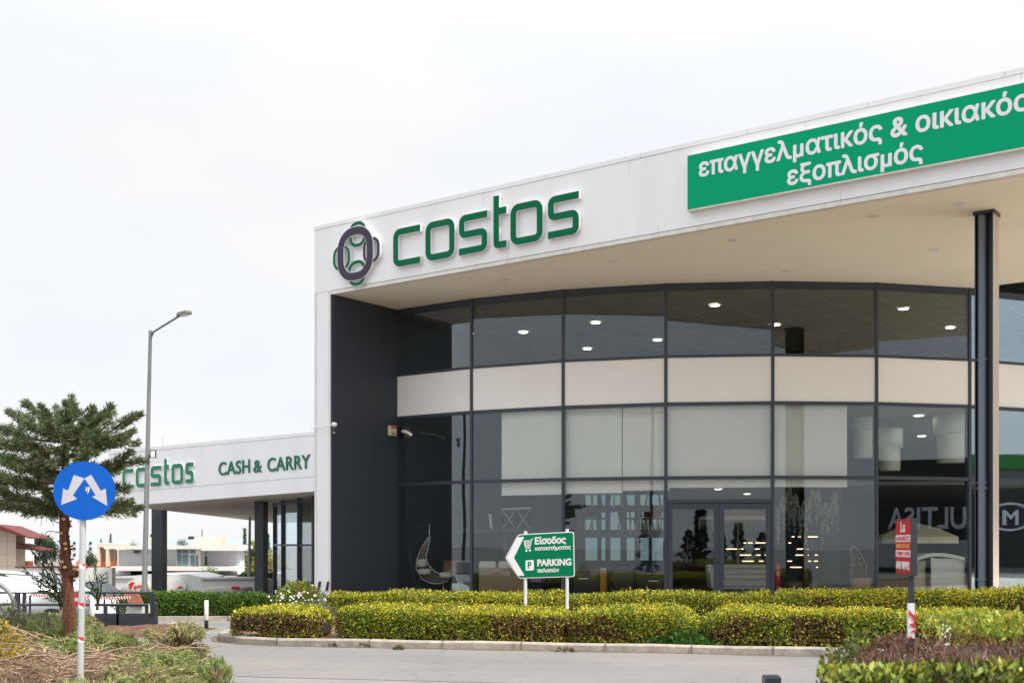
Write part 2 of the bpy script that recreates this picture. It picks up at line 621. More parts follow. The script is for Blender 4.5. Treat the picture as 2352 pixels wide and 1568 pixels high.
# ------------------------------------------------------------------ ground
def sstep(a, b, x):
    t = min(1, max(0, (x - a) / (b - a)))
    return t * t * (3 - 2 * t)
def gh(x, y): return -0.75 * sstep(25.6, 29, y) * sstep(-2.5, -6.5, x)
def bank(n, a, b, p): return [a + (b - a) * (i / n) ** p for i in range(n + 1)]
xs = sorted(set([-round(v, 3) for v in bank(50, 0, 1500, 3)] + [round(v, 3) for v in bank(50, 0, 1500, 3)]))
ys = sorted(set([-round(v, 3) for v in bank(20, 0, 300, 2.5)] + [round(v, 3) for v in bank(18, 0, 18, 1)] + [round(v, 3) for v in bank(20, 18, 36, 1)] + [36 + round(v, 3) for v in bank(30, 0, 2500, 3)]))
xs = [x for x in xs if x < -16 or x > 4] + [-16 + .5 * i for i in range(41)]
xs = sorted(set(xs))
mb = MB()
W = len(ys)
mb.add([(x, y, gh(x, y)) for x in xs for y in ys],
       [(i * W + j, (i + 1) * W + j, (i + 1) * W + j + 1, i * W + j + 1) for i in range(len(xs) - 1) for j in range(W - 1)], True)
tag(mb.build('ground', M['asphalt']), kind='structure')

mb = MB()
mb.prism([(-7.2, 15.6, 0.002), (-3, 14.2, 0.002), (5, 12.6, 0.002), (40, 4, 0.002), (40, 9.0, 0.002), (3.3, 17.6, 0.002), (-2.8, 19, 0.002), (-5.2, 20.3, 0.002), (-5.3, 24, 0.002), (-9.2, 24.2, 0.002)], (0, 0, 0.004))
tag(mb.build('road', M['road']), kind='structure')

kerb = [(-4.2, 26.5), (-4.75, 23.2), (-5.05, 20.9), (-5.02, 20.1), (-4.83, 19.45), (-4.35, 18.93), (-3.72, 18.62), (-2.8, 18.43), (-0.49, 17.97), (1.4, 17.57), (3.26, 17.15), (8, 16.08), (16, 14.3), (34, 10.2)]
isl = MB()
isl.prism([(x + .07, y + .09, -0.1) for x, y in kerb] + [(34, 32, -0.1), (-3.6, 32, -0.1)], (0, 0, 0.19))
tag(isl.build('planting_bed', M['soil']), kind='structure')
pv = MB()
pv.prism([(-2.6, 27.4, 0.0), (3, 24.6, 0.0), (10, 21.9, 0.0), (34, 19, 0.0), (34, 34, 0.0), (-3.0, 36, 0.0)], (0, 0, 0.16))
M['paving'] = mat('bounce_paving', (0.70, 0.66, 0.59), 0.85, var=0.12, vscale=3)  # hidden paving, made this pale to bounce light up to the soffit
tag(pv.build('forecourt', M['paving']), kind='structure')
kb = MB()
path = [Vector((x, y)) for x, y in kerb]
fine = []
for a, b in zip(path[:-1], path[1:]):
    n = max(1, int((b - a).length / 0.5))
    fine += [a.lerp(b, i / n) for i in range(n)]
fine.append(path[-1])
Lk, Rk = ribbon(fine, 0.0001)
nrm = []
for i in range(len(fine)):
    t = (fine[min(i + 1, len(fine) - 1)] - fine[max(i - 1, 0)]).normalized()
    nrm.append(Vector((-t.y, t.x)))
prof = [(-0.001, -0.1), (0.0, 0.095), (0.02, 0.118), (0.15, 0.120), (0.155, -0.1)]
vs = []
for i, p in enumerate(fine):
    w = 0.006 * math.sin(i * 2.1) + 0.004 * math.sin(i * 5.3)
    for o, z in prof:
        q = p + nrm[i] * (o + w)
        vs.append((q.x, q.y, z + (0.006 * math.sin(i * 1.7) if z > 0 else 0)))
n = len(prof)
fs = [(i * n + j, (i + 1) * n + j, (i + 1) * n + j + 1, i * n + j + 1) for i in range(len(fine) - 1) for j in range(n - 1)]
kb.add(vs, fs)
tag(kb.build('kerb', M['concrete']), kind='structure')
kj, gd = MB(), MB()
for i in range(2, len(fine) - 1, 2):     # joints between kerb stones
    p, q = fine[i] - nrm[i] * .012, fine[i] + nrm[i] * 0.15
    kj.beam((p.x, p.y, 0.0), (p.x, p.y, 0.112), 0.012, 0.010)
    kj.beam((p.x, p.y, 0.124), (q.x, q.y, 0.128), 0.012, 0.006)
M['dark_joint'] = mat('kerb_joint', (.13, .115, .10), .95, var=.3)
tag(kj.build('kerb_joints', M['dark_joint']), kind='structure')
rg = random.Random(12)
wid = [rg.uniform(.03, .16) for _ in fine]
vs = []
for i, p in enumerate(fine):
    w = .05 + .09 * abs(math.sin(i * .9) * math.sin(i * .37 + 1)) + wid[i] * .4
    vs += [(p.x - nrm[i].x * .004, p.y - nrm[i].y * .004, .0105), (p.x - nrm[i].x * w, p.y - nrm[i].y * w, .0095)]
gd.add(vs, [(2 * i, 2 * i + 1, 2 * i + 3, 2 * i + 2) for i in range(len(fine) - 1)])
M['gutter'] = mat('gutter_dirt', (.135, .105, .078), .98, var=.5, vscale=9, bump=.6, bscale=50)
tag(gd.build('gutter_dirt', M['gutter']), kind='structure')
# kerb in front of the dark hedge across the drive
mb = MB()
hk = [(-9.6, 24.55), (-6.0, 24.75), (-5.4, 25.6), (-5.2, 27.2)]
for a, b in zip(hk[:-1], hk[1:]): mb.beam((*a, 0.03), (*b, 0.03), 0.15, 0.14)
tag(mb.build('far_kerb', M['concrete']), kind='structure')

# dug-up earth before the dark plinth
def patch(name, pts, m, h0, seed, zc=0.0):
    r = random.Random(seed)
    c = Vector((sum(p[0] for p in pts) / len(pts), sum(p[1] for p in pts) / len(pts)))
    ring = []
    P = [Vector(p) for p in pts]
    fineP = []
    for i in range(len(P)):
        for k in range(6): fineP.append(P[i].lerp(P[(i + 1) % len(P)], k / 6) + Vector((r.uniform(-.06, .06), r.uniform(-.06, .06))))
    R = 9
    vs = [(c.x, c.y, h0)]
    for k in range(1, R + 1):
        for p in fineP:
            q = c.lerp(p, k / R)
            e = 1 - k / R
            vs.append((q.x, q.y, zc + (h0 * min(1, e * 2.2) + r.uniform(-.03, .045) * min(1, e * 4) if k < R else -0.02)))
    n = len(fineP)
    fs = [(0, 1 + i, 1 + (i + 1) % n) for i in range(n)]
    for k in range(R - 1):
        fs += [(1 + k * n + i, 1 + (k + 1) * n + i, 1 + (k + 1) * n + (i + 1) % n, 1 + k * n + (i + 1) % n) for i in range(n)]
    mb = MB().add(vs, fs, True)
    return tag(mb.build(name, m), kind='structure')
M['dug_soil'] = mat('dug_soil', (.125, .066, .036), .95, var=.5, vscale=5, bump=1, bscale=16)
patch('dirt_patch', [(-7.4, 20.6), (-6.4, 20.1), (-5.6, 20.7), (-5.55, 22.6), (-6.6, 23.4), (-8.6, 22.5), (-8.4, 21.2)], M['dug_soil'], 0.07, 3)
patch('verge', [(-9.5, 9.5), (-4.6, 11.4), (-3.1, 14.2), (-4.6, 16.3), (-6.2, 17.4), (-12, 19.5), (-16, 18)], M['dry_soil'], 0.10, 4)
patch('near_bed', [(1.6, 8.0), (3.2, 7.2), (9, 6.6), (10, 11.8), (4, 11.8), (2.0, 10.6)], M['soil'], 0.06, 5)

# hills on the horizon
mb = MB()
hx = [(-520 + 22 * i) for i in range(28)]
prof = [3.0 + 4.2 * math.exp(-((x + 340) / 38) ** 2) + 2.2 * math.exp(-((x + 240) / 50) ** 2) + 2.0 * math.exp(-((x + 420) / 40) ** 2) + math.sin(x * .05) * .5 for x in hx]
vs = []
for x, h in zip(hx, prof):
    vs += [(x * 1.35, 1200, -2), (x * 1.35, 1260, EYE + h * 1.1), (x * 1.35, 1500, -2)]
fs = []
for i in range(len(hx) - 1):
    for j in (0, 1): fs.append((3 * i + j, 3 * i + 3 + j, 3 * i + 4 + j, 3 * i + 1 + j))
mb.add(vs, fs, True)
M['hill'] = mat('hazy_blue_scrub', (0.30, 0.36, 0.43), 0.95, var=0.12, vscale=0.02)  # scrub with the distance haze mixed into its base colour
tag(mb.build('hills', M['hill']), kind='structure')
# ------------------------------------------------------------------ main shop building
ZS = EYE + K                        # soffit height
ZT = EYE + 1.285 * K                # top of the fascia
ZF = 0.30                           # floor
U = Vector((0.808, -0.589)); NV = Vector((-0.589, -0.808))
FA = Plane((-0.799 * K, 4.754 * K), U, NV)
SEND = 21.0
shop = thing('shop_building', 'large white fronted store with deep overhanging roof and curved dark framed glass front', 'building', (FA.A.x, FA.A.y, 0))

mb = MB()                           # fascia and roof slab
a, b = FA(0, ZS + 0.09, 0), FA(SEND, ZS + 0.09, 0)
mb.prism([FA(0, ZS + 0.10, 0), FA(SEND, ZS + 0.10, 0), FA(SEND, ZT - 0.10, 0), FA(0, ZT - 0.10, 0)], FA.n * -0.2)
mb.build('fascia', M['white_panel'], shop)
mb = MB()
mb.prism([FA(-0.01, ZT - 0.095, 0.012), FA(SEND, ZT - 0.095, 0.012), FA(SEND, ZT, 0.012), FA(-0.01, ZT, 0.012)], FA.n * -0.34)
mb.build('coping', M['white_panel'], shop)
mb = MB()
mb.prism([FA(0.50, ZS, 0.0), FA(SEND, ZS, 0.0), FA(SEND, ZS + 0.085, 0.0), FA(0.50, ZS + 0.085, 0.0)], FA.n * -0.15)
mb.build('drip_trim', M['white_trim'], shop)
for i in range(1, 9):
    s = i * 2.42
    MB().prism([FA(s, ZT - 0.098, 0.014), FA(s + 0.008, ZT - 0.098, 0.014), FA(s + 0.008, ZT, 0.014), FA(s, ZT, 0.014)], FA.n * -0.004).build('panel_joint', M['joint'], shop)
for i in range(1, 6):
    s = i * 3.9 + 1.6
    MB().prism([FA(s, ZT - 0.4, 0.003), FA(s + 0.006, ZT - 0.4, 0.003), FA(s + 0.006, ZT - 0.1, 0.003), FA(s, ZT - 0.1, 0.003)], FA.n * -0.004).build('panel_joint', M['joint'], shop)
    MB().prism([FA(s + .7, ZS + 0.001, 0.004), FA(s + 0.706, ZS + 0.001, 0.004), FA(s + 0.706, ZS + 0.25, 0.004), FA(s + .7, ZS + 0.25, 0.004)], FA.n * -0.004).build('panel_joint', M['joint'], shop)
mb = MB()
mb.prism([FA(0.1, ZS + 0.015, -0.15), FA(SEND, ZS + 0.015, -0.15), FA(SEND, ZS + 0.015, -9), FA(0.1, ZS + 0.015, -9)], (0, 0, 0.2))
mb.build('soffit', M['soffit'], shop)
mb = MB()
mb.prism([FA(0.0, ZT - 0.5, -0.35), FA(SEND, ZT - 0.5, -0.35), FA(SEND, ZT - 0.5, -40), FA(0.0, ZT - 0.5, -40)], (0, 0, 0.2))
mb.build('roof', M['joint'], shop)
# end wall: white front, dark inner cladding
WT = 0.61
mb = MB()
mb.prism([FA(0, -0.8, -0.01), FA(WT - .03, -0.8, -0.01), FA(WT - .03, ZS + 0.10, -0.01), FA(0, ZS + 0.10, -0.01)], FA.n * -0.06)
mb.prism([FA(0.02, -0.8, -0.07), FA(WT - .05, -0.8, -0.07), FA(WT - .05, ZS + 0.01, -0.07), FA(0.02, ZS + 0.01, -0.07)], FA.n * -36)
mb.build('end_wall', M['white_panel'], shop)
mb = MB()
for s in (0.0, WT - 0.10):
    mb.prism([FA(s, -0.1, 0.002), FA(s + 0.07, -0.1, 0.002), FA(s + 0.07, ZS + 0.09, 0.002), FA(s, ZS + 0.09, 0.002)], FA.n * -0.02)
mb.build('corner_trim', M['white_trim'], shop)
P0 = Vector((-0.498 * K, 5.019 * K))
dP = -(P0 - Vector(FA.A[:2])).dot(NV)
mb = MB()
mb.prism([FA(WT - .03, -0.3, -0.012), FA(WT + .01, -0.3, -0.012), FA(WT + .01, ZS + 0.005, -0.012), FA(WT - .03, ZS + 0.005, -0.012)], FA.n * -(dP + 0.3))
mb.prism([FA(WT + .011, 4.15, -0.012), FA(WT + .013, 4.15, -0.012), FA(WT + .013, 4.16, -0.012), FA(WT + .011, 4.16, -0.012)], FA.n * -(dP - .1))
mb.build('side_cladding', M['anthracite'], shop)
for s in (0.12, 0.42):
    MB().prism([FA(s, 0.42, 0.03), FA(s + .06, 0.42, 0.03), FA(s + .12, 0.66, 0.03), FA(s + .06, 0.66, 0.03)], FA.n * -0.03).build('foot_bracket', M['black'], shop)

# curved glass front: a regular polygon in plan
th, PP = -34.6, [P0]
for i in range(10):
    PP.append(PP[-1] + Vector((math.cos(math.radians(th)), math.sin(math.radians(th)))) * 0.404 * K)
    th += 9.6
def zz(y): return EYE + (HY - y) / 598 * K        # heights read at the fourth mullion
Z_HEAD, Z_T1, Z_T2, Z_T3, Z_DOOR = zz(667), zz(819), zz(928), zz(1097), zz(1151)
NB = 9
bays = []
for i in range(NB):
    u = (PP[i + 1] - PP[i]).normalized()
    nvec = Vector((u.y, -u.x))
    if nvec.dot(PP[i]) > 0: nvec = -nvec
    bays.append(Plane(PP[i], u, nvec))
BW = 0.404 * K
def bar(pl, s0, s1, z0, z1, f, d): 
    return MB().prism([pl(s0, z0, f), pl(s1, z0, f), pl(s1, z1, f), pl(s0, z1, f)], pl.n * -d)
mw = 0.036
for i in range(NB + 1):
    pl = bays[min(i, NB - 1)]
    p = PP[i]
    nv = (bays[max(i - 1, 0)].n + bays[min(i, NB - 1)].n).normalized()
    tv = Vector((-nv.y, nv.x, 0))
    c = Vector((p.x, p.y, 0)) + nv * 0.02
    m = MB().prism([c - tv * mw + Vector((0, 0, ZF)), c + tv * mw + Vector((0, 0, ZF)), c + tv * mw + Vector((0, 0, ZS + .01)), c - tv * mw + Vector((0, 0, ZS + .01))], -nv * 0.17)
    m.build('mullion', M['frame'], shop)
for i, pl in enumerate(bays):
    e = mw + 0.004
    for nm, z, h, f in (('head_rail', (Z_HEAD + ZS) / 2, ZS - Z_HEAD, 0.012), ('transom', Z_T1, 0.065, 0.012), ('transom', Z_T2, 0.085, 0.012), ('transom', Z_T3, 0.085, 0.012)):
        bar(pl, e, BW - e, z - h / 2, z + h / 2, f, 0.15).build(nm, M['frame'], shop)
    if i != 3: bar(pl, e, BW - e, ZF, ZF + 0.09, 0.012, 0.15).build('bottom_rail', M['frame'], shop)
    def pane(z0, z1, m, nm): bar(pl, e + .002, BW - e - .002, z0, z1, -0.012, 0.012).build(nm, m, shop)
    pane(Z_T1 + 0.034, Z_HEAD - .002, M['glass'], 'window_pane')
    pane(Z_T2 + 0.044, Z_T1 - 0.034, M['spandrel'], 'spandrel_panel')
    pane(Z_T3 + 0.044, Z_T2 - 0.044, M['glass'], 'window_pane')
    if i != 3: pane(ZF + .092, Z_T3 - 0.044, M['glass'], 'window_pane')
# double door in the fourth bay
pl = bays[3]
pane(Z_DOOR + 0.05, Z_T3 - 0.044, M['glass'], 'window_pane')
bar(pl, e, BW - e, Z_DOOR - 0.045, Z_DOOR + 0.048, 0.016, 0.15).build('door_head', M['frame'], shop)
for sgn, s0, s1 in ((0, e + .004, BW / 2 - .003), (1, BW / 2 + .003, BW - e - .004)):
    d = MB()
    zt = Z_DOOR - 0.06
    d.prism([pl(s0, ZF + .02, 0), pl(s0 + .12, ZF + .02, 0), pl(s0 + .12, zt, 0), pl(s0, zt, 0)], pl.n * -0.07)
    d.prism([pl(s1 - .12, ZF + .02, 0), pl(s1, ZF + .02, 0), pl(s1, zt, 0), pl(s1 - .12, zt, 0)], pl.n * -0.07)
    d.prism([pl(s0 + .12, zt - .13, 0), pl(s1 - .12, zt - .13, 0), pl(s1 - .12, zt, 0), pl(s0 + .12, zt, 0)], pl.n * -0.068)
    d.prism([pl(s0 + .12, ZF + .02, 0), pl(s1 - .12, ZF + .02, 0), pl(s1 - .12, ZF + .16, 0), pl(s0 + .12, ZF + .16, 0)], pl.n * -0.068)
    do = d.build('door', M['frame'], shop)
    bar(pl, s0 + .121, s1 - .121, ZF + .161, zt - .131, -0.025, 0.01).build('door_pane', M['glass'], do)
    if sgn == 0:
        h = MB()
        hz = gz(1386 / 2352 * 2352 - 108, pl.A.y)
        hz = 1.28
        h.tube([pl(s1 - .05, hz, 0.0), pl(s1 - .05, hz, 0.06)], 0.012, 8)
        h.tube([pl(s1 - .05, hz, 0.055), pl(s1 - .19, hz, 0.055)], 0.012, 8)
        h.box(pl(s1 - .05, hz - .1, .006), (0.03, 0.012, 0.06), pl.rz())
        h.build('door_handle', M['black'], do)
# inside shell
def quad(name, pts, ext, m): return MB().prism([Vector(p) for p in pts], ext).build(name, m, shop)
inner = [(bays[0](0.06, 0, -0.2)[:2])] + [tuple((Vector((*PP[i], 0)) - bays[min(i, NB - 1)].n * 0.2)[:2]) for i in range(1, NB)]
back = [(32, 30), (34, 66), (10, 66), (FA(WT, 0, -38).x, FA(WT, 0, -38).y)]
fp = [Vector((*p, ZF - 0.3)) for p in inner + back]
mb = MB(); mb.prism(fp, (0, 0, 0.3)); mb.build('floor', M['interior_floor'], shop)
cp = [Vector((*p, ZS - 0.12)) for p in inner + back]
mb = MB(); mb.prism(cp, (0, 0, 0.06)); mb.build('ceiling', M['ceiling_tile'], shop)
def inside(x, y, poly):
    c = False
    for i in range(len(poly)):
        (x0, y0), (x1, y1) = poly[i], poly[i - 1]
        if (y0 > y) != (y1 > y) and x < (x1 - x0) * (y - y0) / (y1 - y0) + x0: c = not c
    return c
mb = MB()                           # suspended ceiling grid
room = inner + back
def run(p, d, n, z, w):
    st = None
    for i in range(n + 1):
        q = p + d * i * 0.3
        ok = inside(q.x, q.y, room) and i < n
        if ok and st is None: st = q
        if not ok and st is not None:
            mb.beam((st.x, st.y, z), (q.x, q.y, z), w, 0.006)
            st = None
for q in range(-2, 26): run(FA(q * 1.2, 0, 0), -FA.n, 115, ZS - .123, .025)
for q in range(3, 30): run(FA(1.0, 0, -q * 1.2), FA.u, 90, ZS - .127, .025)
mb.build('ceiling_grid', M['joint'], shop)
mb = MB()
B3 = [Vector((*p, 0)) for p in back]
mb.prism([B3[0], B3[1], B3[1] + Vector((0, 0, ZS)), B3[0] + Vector((0, 0, ZS))], (0.3, 0, 0))
mb.prism([B3[1], B3[2], B3[2] + Vector((0, 0, ZS)), B3[1] + Vector((0, 0, ZS))], (0, 0.3, 0))
mb.prism([B3[2], B3[3], B3[3] + Vector((0, 0, ZS)), B3[2] + Vector((0, 0, ZS))], (0, 0.3, 0))
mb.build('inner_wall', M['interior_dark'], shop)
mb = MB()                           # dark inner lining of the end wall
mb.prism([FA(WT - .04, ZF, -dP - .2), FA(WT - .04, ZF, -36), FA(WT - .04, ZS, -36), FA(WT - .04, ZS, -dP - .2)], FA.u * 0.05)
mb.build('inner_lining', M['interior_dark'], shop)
mb = MB()                           # gallery slab behind the white band
gal = [p for p in inner[3:]] + [(30, 32), (32, 60), (12, 60), (6.5, 44)]
mb.prism([Vector((*p, Z_T2 + 0.05)) for p in gal], (0, 0, Z_T1 - Z_T2 - 0.1))
mb.build('gallery_floor', M['ceiling_tile'], shop)
mb = MB()
lower = [(1.0, 40), (30, 36), (32, 62), (4, 62)]
mb.prism([Vector((*p, EYE + 1.95)) for p in lower], (0, 0, 0.12))
mb.build('lower_ceiling', M['ceiling_tile'], shop)
# a bright rear window high up on the left
mb = MB()
mb.prism([px(1200, 829, 44), px(1290, 829, 44), px(1290, 800, 44), px(1200, 808, 44)], (0, 0.05, 0))
M['daylight_panel'] = emit('skylight_glow', (0.9, 1.0, 1.0), 0.75)
mb.build('skylight', M['daylight_panel'], shop)
# inside round column
MB().lathe([(0.34, ZF), (0.34, ZS - .12)], (gx(1905, 36), 36, 0), 24).build('inner_column', M['interior_dark'], shop)
MB().lathe([(0.3, ZF), (0.3, ZS - .12)], (gx(1235, 37), 37, 0), 24).build('inner_column', M['interior_dark'], shop)

# steel canopy column with downpipe
C0 = Vector((1.434 * K, 3.553 * K, 0))
CPL = Plane(C0[:2], U, NV)
mb = MB()
for s in (-0.17, 0.15):
    mb.prism([CPL(s, 0.1, 0.2), CPL(s + .02, 0.1, 0.2), CPL(s + .02, ZS - .05, 0.2), CPL(s, ZS - .05, 0.2)], CPL.n * -0.42)
mb.prism([CPL(-0.149, 0.1, 0.0), CPL(0.149, 0.1, 0.0), CPL(0.149, ZS - .05, 0.0), CPL(-0.149, ZS - .05, 0.0)], CPL.n * -0.02)
mb.prism([CPL(-0.2, ZS - .048, 0.22), CPL(0.2, ZS - .048, 0.22), CPL(0.2, ZS - .048, -0.24), CPL(-0.2, ZS - .048, -0.24)], (0, 0, 0.06))
mb.build('column', M['steel'], shop)
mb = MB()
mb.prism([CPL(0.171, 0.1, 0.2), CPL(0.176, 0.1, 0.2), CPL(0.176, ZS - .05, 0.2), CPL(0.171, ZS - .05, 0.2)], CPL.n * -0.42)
mb.build('lit_flange_plate', M['lit_flange_cream'], shop)  # added plate; its cream colour stands in for light on the dark flange
mb = MB()
mb.tube([CPL(-0.05, 0.1, 0.13), CPL(-0.05, ZS - .06, 0.13)], 0.078, 20)
for z in (gz(825, 22.6), gz(1120, 22.6), gz(1108, 22.6), gz(1330, 22.6)):
    mb.tube([CPL(-0.05, z - .02, 0.13), CPL(-0.05, z + .02, 0.13)], 0.088, 20)
    mb.beam(CPL(-0.16, z, 0.16), CPL(0.05, z, 0.16), 0.03, 0.03)
M['pipe'] = mat('pipe_paint', (0.13, 0.165, 0.215), 0.3, var=0.05)
mb.build('downpipe', M['pipe'], shop)
# recessed soffit lamps
for x, y in ((902, 690), (1160, 643), (1408, 600), (1682, 553), (1806, 623), (1988, 678), (2005, 498), (2145, 575), (2200, 470)):
    h = HY - y
    Y = F * K / h
    MB().lathe([(0.0, 0.0), (0.085, 0.0), (0.10, 0.003), (0.11, 0.008), (0.11, 0.02)], (gx(x, Y), Y, ZS - 0.001), 20).build('soffit_lamp', M['white_trim'], shop)

# lamps inside, on the ceilings
lampm = emit('lamp_glow', (1.0, 0.93, 0.80), 9.0)
def disc_lamp(x, y, zc, r=0.13):
    Y = F * (zc - EYE) / (HY - y)
    return (gx(x, Y), Y, zc)
l0 = thing('ceiling_lamp', 'round glowing ceiling lamp seen through the upper windows', 'ceiling lamp', (0, 0, 0), group='round lamps on the shop ceilings')
MB().lathe([(0.0, -0.02), (0.125, -0.02), (0.13, 0.0)], (0, 0, 0), 20).build('diffuser', lampm, l0, True)
MB().lathe([(0.131, -0.022), (0.155, -0.022), (0.16, 0.0)], (0, 0, 0), 20).build('rim', M['white_plastic'], l0, True)
spots = [(1642, 700, 1, 'upper window above the door, nearest its top'), (1202, 762, 1, 'second upper window from the dark side wall'), (1349, 800, 1, 'third upper window, lowest of its lamps'), (1893, 786, 1, 'upper window right of the door bay, low down'),
         (2183, 751, 1, 'upper window beside the steel column, lower lamp'), (2075, 708, 1, 'upper window beside the steel column, upper lamp'), (1368, 740, 1, 'third upper window, highest of its lamps'), (1510, 780, 1, 'third upper window, at its right edge'), (1781, 745, 1, 'upper window right of the door, cut by the bar'),
         (2110, 953, 2, 'middle window beside the steel column, upper lamp'), (2117, 1000, 2, 'middle window beside the steel column, lower lamp'), (1650, 1122, 3, 'narrow window over the door, left lamp'), (1716, 1133, 3, 'narrow window over the door, right lamp'), (1916, 1123, 3, 'lower window right of the door, right lamp'), (1808, 1150, 3, 'lower window right of the door, left lamp')]
first = True
for x, y, lv, txt in spots:
    zc = {1: ZS - 0.13, 2: Z_T2 + 0.045, 3: EYE + 1.945}[lv]
    p = disc_lamp(x, y, zc)
    lb = 'round ceiling lamp in the ' + txt
    if first:
        l0.location = p
        l0['label'] = lb
        first = False
    else: dup(l0, p, label=lb)

# ------------------------------------------------------------------ the raised letters and emblem
GA = 0.012
def corner(x, y): return Vector((FA.s_at(x), FA.z_at(x, y)))
def letter_set(P, boxes, w, body, face, root, dep, wc):
    """boxes: (letter, s0, s1, z0, z1 [x-height])"""
    for ch, s0, s1, z0, z1, zt in boxes:
        h = w / 2
        r = min(s1 - s0, z1 - z0) * 0.16
        A, B, C, D = s0 + h, s1 - h, z0 + h, z1 - h
        Mz = (C + D) / 2
        V = lambda *p: [Vector(q) for q in p]
        strokes = []
        if ch == 'c': strokes = [(rounded(V((s1, D), (A, D), (A, C), (s1, C)), r), False)]
        if ch == 'o': strokes = [(rounded(V((A, C), (A, D), (B, D), (B, C)), r, True), True)]
        if ch == 's': strokes = [(rounded(V((s1, D), (A, D), (A, Mz), (B, Mz), (B, C), (s0, C)), r * .8), False)]
        if ch == 't': strokes = [(rounded(V((A, zt), (A, C), (s1, C)), r), False), (V((A + h + .001, D), (s1, D)), False)]
        for k, (m, ww, o0, o1, nm) in enumerate(((body, w + wc, 0.002, dep, 'letter_casing'), (face, w, dep + .001, dep + .012, 'letter'))):
            mb = MB()
            for path, cl in strokes:
                p = [Vector((q.x, q.y)) for q in path]
                if k == 0 and not cl:
                    p[0] = p[0] + (p[0] - p[1]).normalized() * wc / 2
                    p[-1] = p[-1] + (p[-1] - p[-2]).normalized() * wc / 2
                L, R = ribbon(p, ww, cl)
                mb.strip(P, L, R, o0, o1, cl)
            mb.build(nm, m, root)
sg = thing('shop_sign', 'big raised dark green letters spelling the store name on the main white fascia', 'sign', FA(FA.s_at(910), ZS + .3, 0))
spec = [('c', 910, 971, 617, 531), ('o', 984, 1050, 600, 505), ('s', 1061, 1125, 586, 489), ('t', 1140, 1169, 573, 471), ('o', 1179, 1252, 560, 462), ('s', 1265, 1335, 546, 443)]
zlo = np.mean([FA.z_at(971, 604), FA.z_at(1125, 576), FA.z_at(1335, 538)])
zlo = FA.z_at(1015, 600); zhi = FA.z_at(1110, 488); 
boxes = []
for ch, x0, x1, yb, yt in spec:
    boxes.append((ch, FA.s_at(x0), FA.s_at(x1), None, None, None))
z0v = [FA.z_at(x, y) for x, y in ((915, 617), (995, 600), (1075, 587), (1195, 563), (1275, 549))]
z1v = [FA.z_at(x, y) for x, y in ((971, 518), (1040, 504), (1124, 486), (1245, 460), (1334, 441))]
zlo, zhi = float(np.mean(z0v)), float(np.mean(z1v))
boxes = [(c, a, b, zlo, zhi, FA.z_at(1145, 453)) for c, a, b, _, _, _ in boxes]
letter_set(FA, boxes, (zhi - zlo) * 0.163, M['letter_white'], M['green_paint'], sg, 0.10, 0.022)

em = thing('emblem_sign', 'raised emblem of one large dark ring woven with four small rings, beside the name', 'sign', FA(FA.s_at(825), ZS + .6, 0))
def ring(x0, x1, yt, yb, w, col, o, rr=0.42):
    xc = (x0 + x1) / 2
    s0, s1 = FA.s_at(x0) + w / 2, FA.s_at(x1) - w / 2
    z0, z1 = FA.z_at(xc, yb) + w / 2, FA.z_at(xc, yt) - w / 2
    p = rounded([Vector((s0, z0)), Vector((s0, z1)), Vector((s1, z1)), Vector((s1, z0))], rr * (s1 - s0), True, 8)
    L, R = ribbon(p, w + .04, True)
    MB().strip(FA, L, R, 0.002, o - .004, True).build('ring_casing', M['letter_white'], em)
    L, R = ribbon(p, w, True)
    MB().strip(FA, L, R, o - .003, o + .01, True).build('ring', col, em)
ring(808, 846, 511, 568, 0.075, M['green_paint'], 0.09)
ring(806, 846, 600, 657, 0.075, M['green_paint'], 0.095)
ring(772, 810, 566, 622, 0.065, M['green_paint'], 0.10)
ring(841, 878, 547, 605, 0.07, M['purple_paint'], 0.105)
ring(784, 864, 524, 645, 0.19, M['purple_paint'], 0.125)

# big green banner panel
bs0 = FA.s_at(1586)
l0s, l1s = FA.s_at(1613), FA.s_at(2369)
bs1 = (l0s + l1s) - bs0
bz1, bz0 = FA.z_at(1586, 362), FA.z_at(1586, 489)
bn = thing('banner_sign', 'long green sign panel with two lines of white Greek lettering under the roof edge', 'sign', FA((bs0 + bs1) / 2, bz0, 0))
mb = MB(); mb.prism([FA(bs0, bz0, 0.14), FA(bs1, bz0, 0.14), FA(bs1, bz1, 0.14), FA(bs0, bz1, 0.14)], FA.n * -0.14)
mb.build('sign_case', M['white_trim'], bn)
mb = MB(); mb.prism([FA(bs0 + .008, bz0 + .03, 0.146), FA(bs1 - .008, bz0 + .03, 0.146), FA(bs1 - .008, bz1 - .008, 0.146), FA(bs0 + .008, bz1 - .008, 0.146)], FA.n * -0.0055)
mb.build('sign_face', M['green_sign'], bn)
text_on('lettering', 'επαγγελματικός & οικιακός', FA, l0s, l1s, FA.z_at(1636, 406.0), 0.147, 0.004, M['sign_white'], bn, 0.026, 1.03, 1.0)
text_on('lettering', 'εξοπλισμός', FA, FA.s_at(1815), FA.s_at(2126), FA.z_at(1825, 428.0), 0.147, 0.004, M['sign_white'], bn, 0.026, 1.03, 1.0)

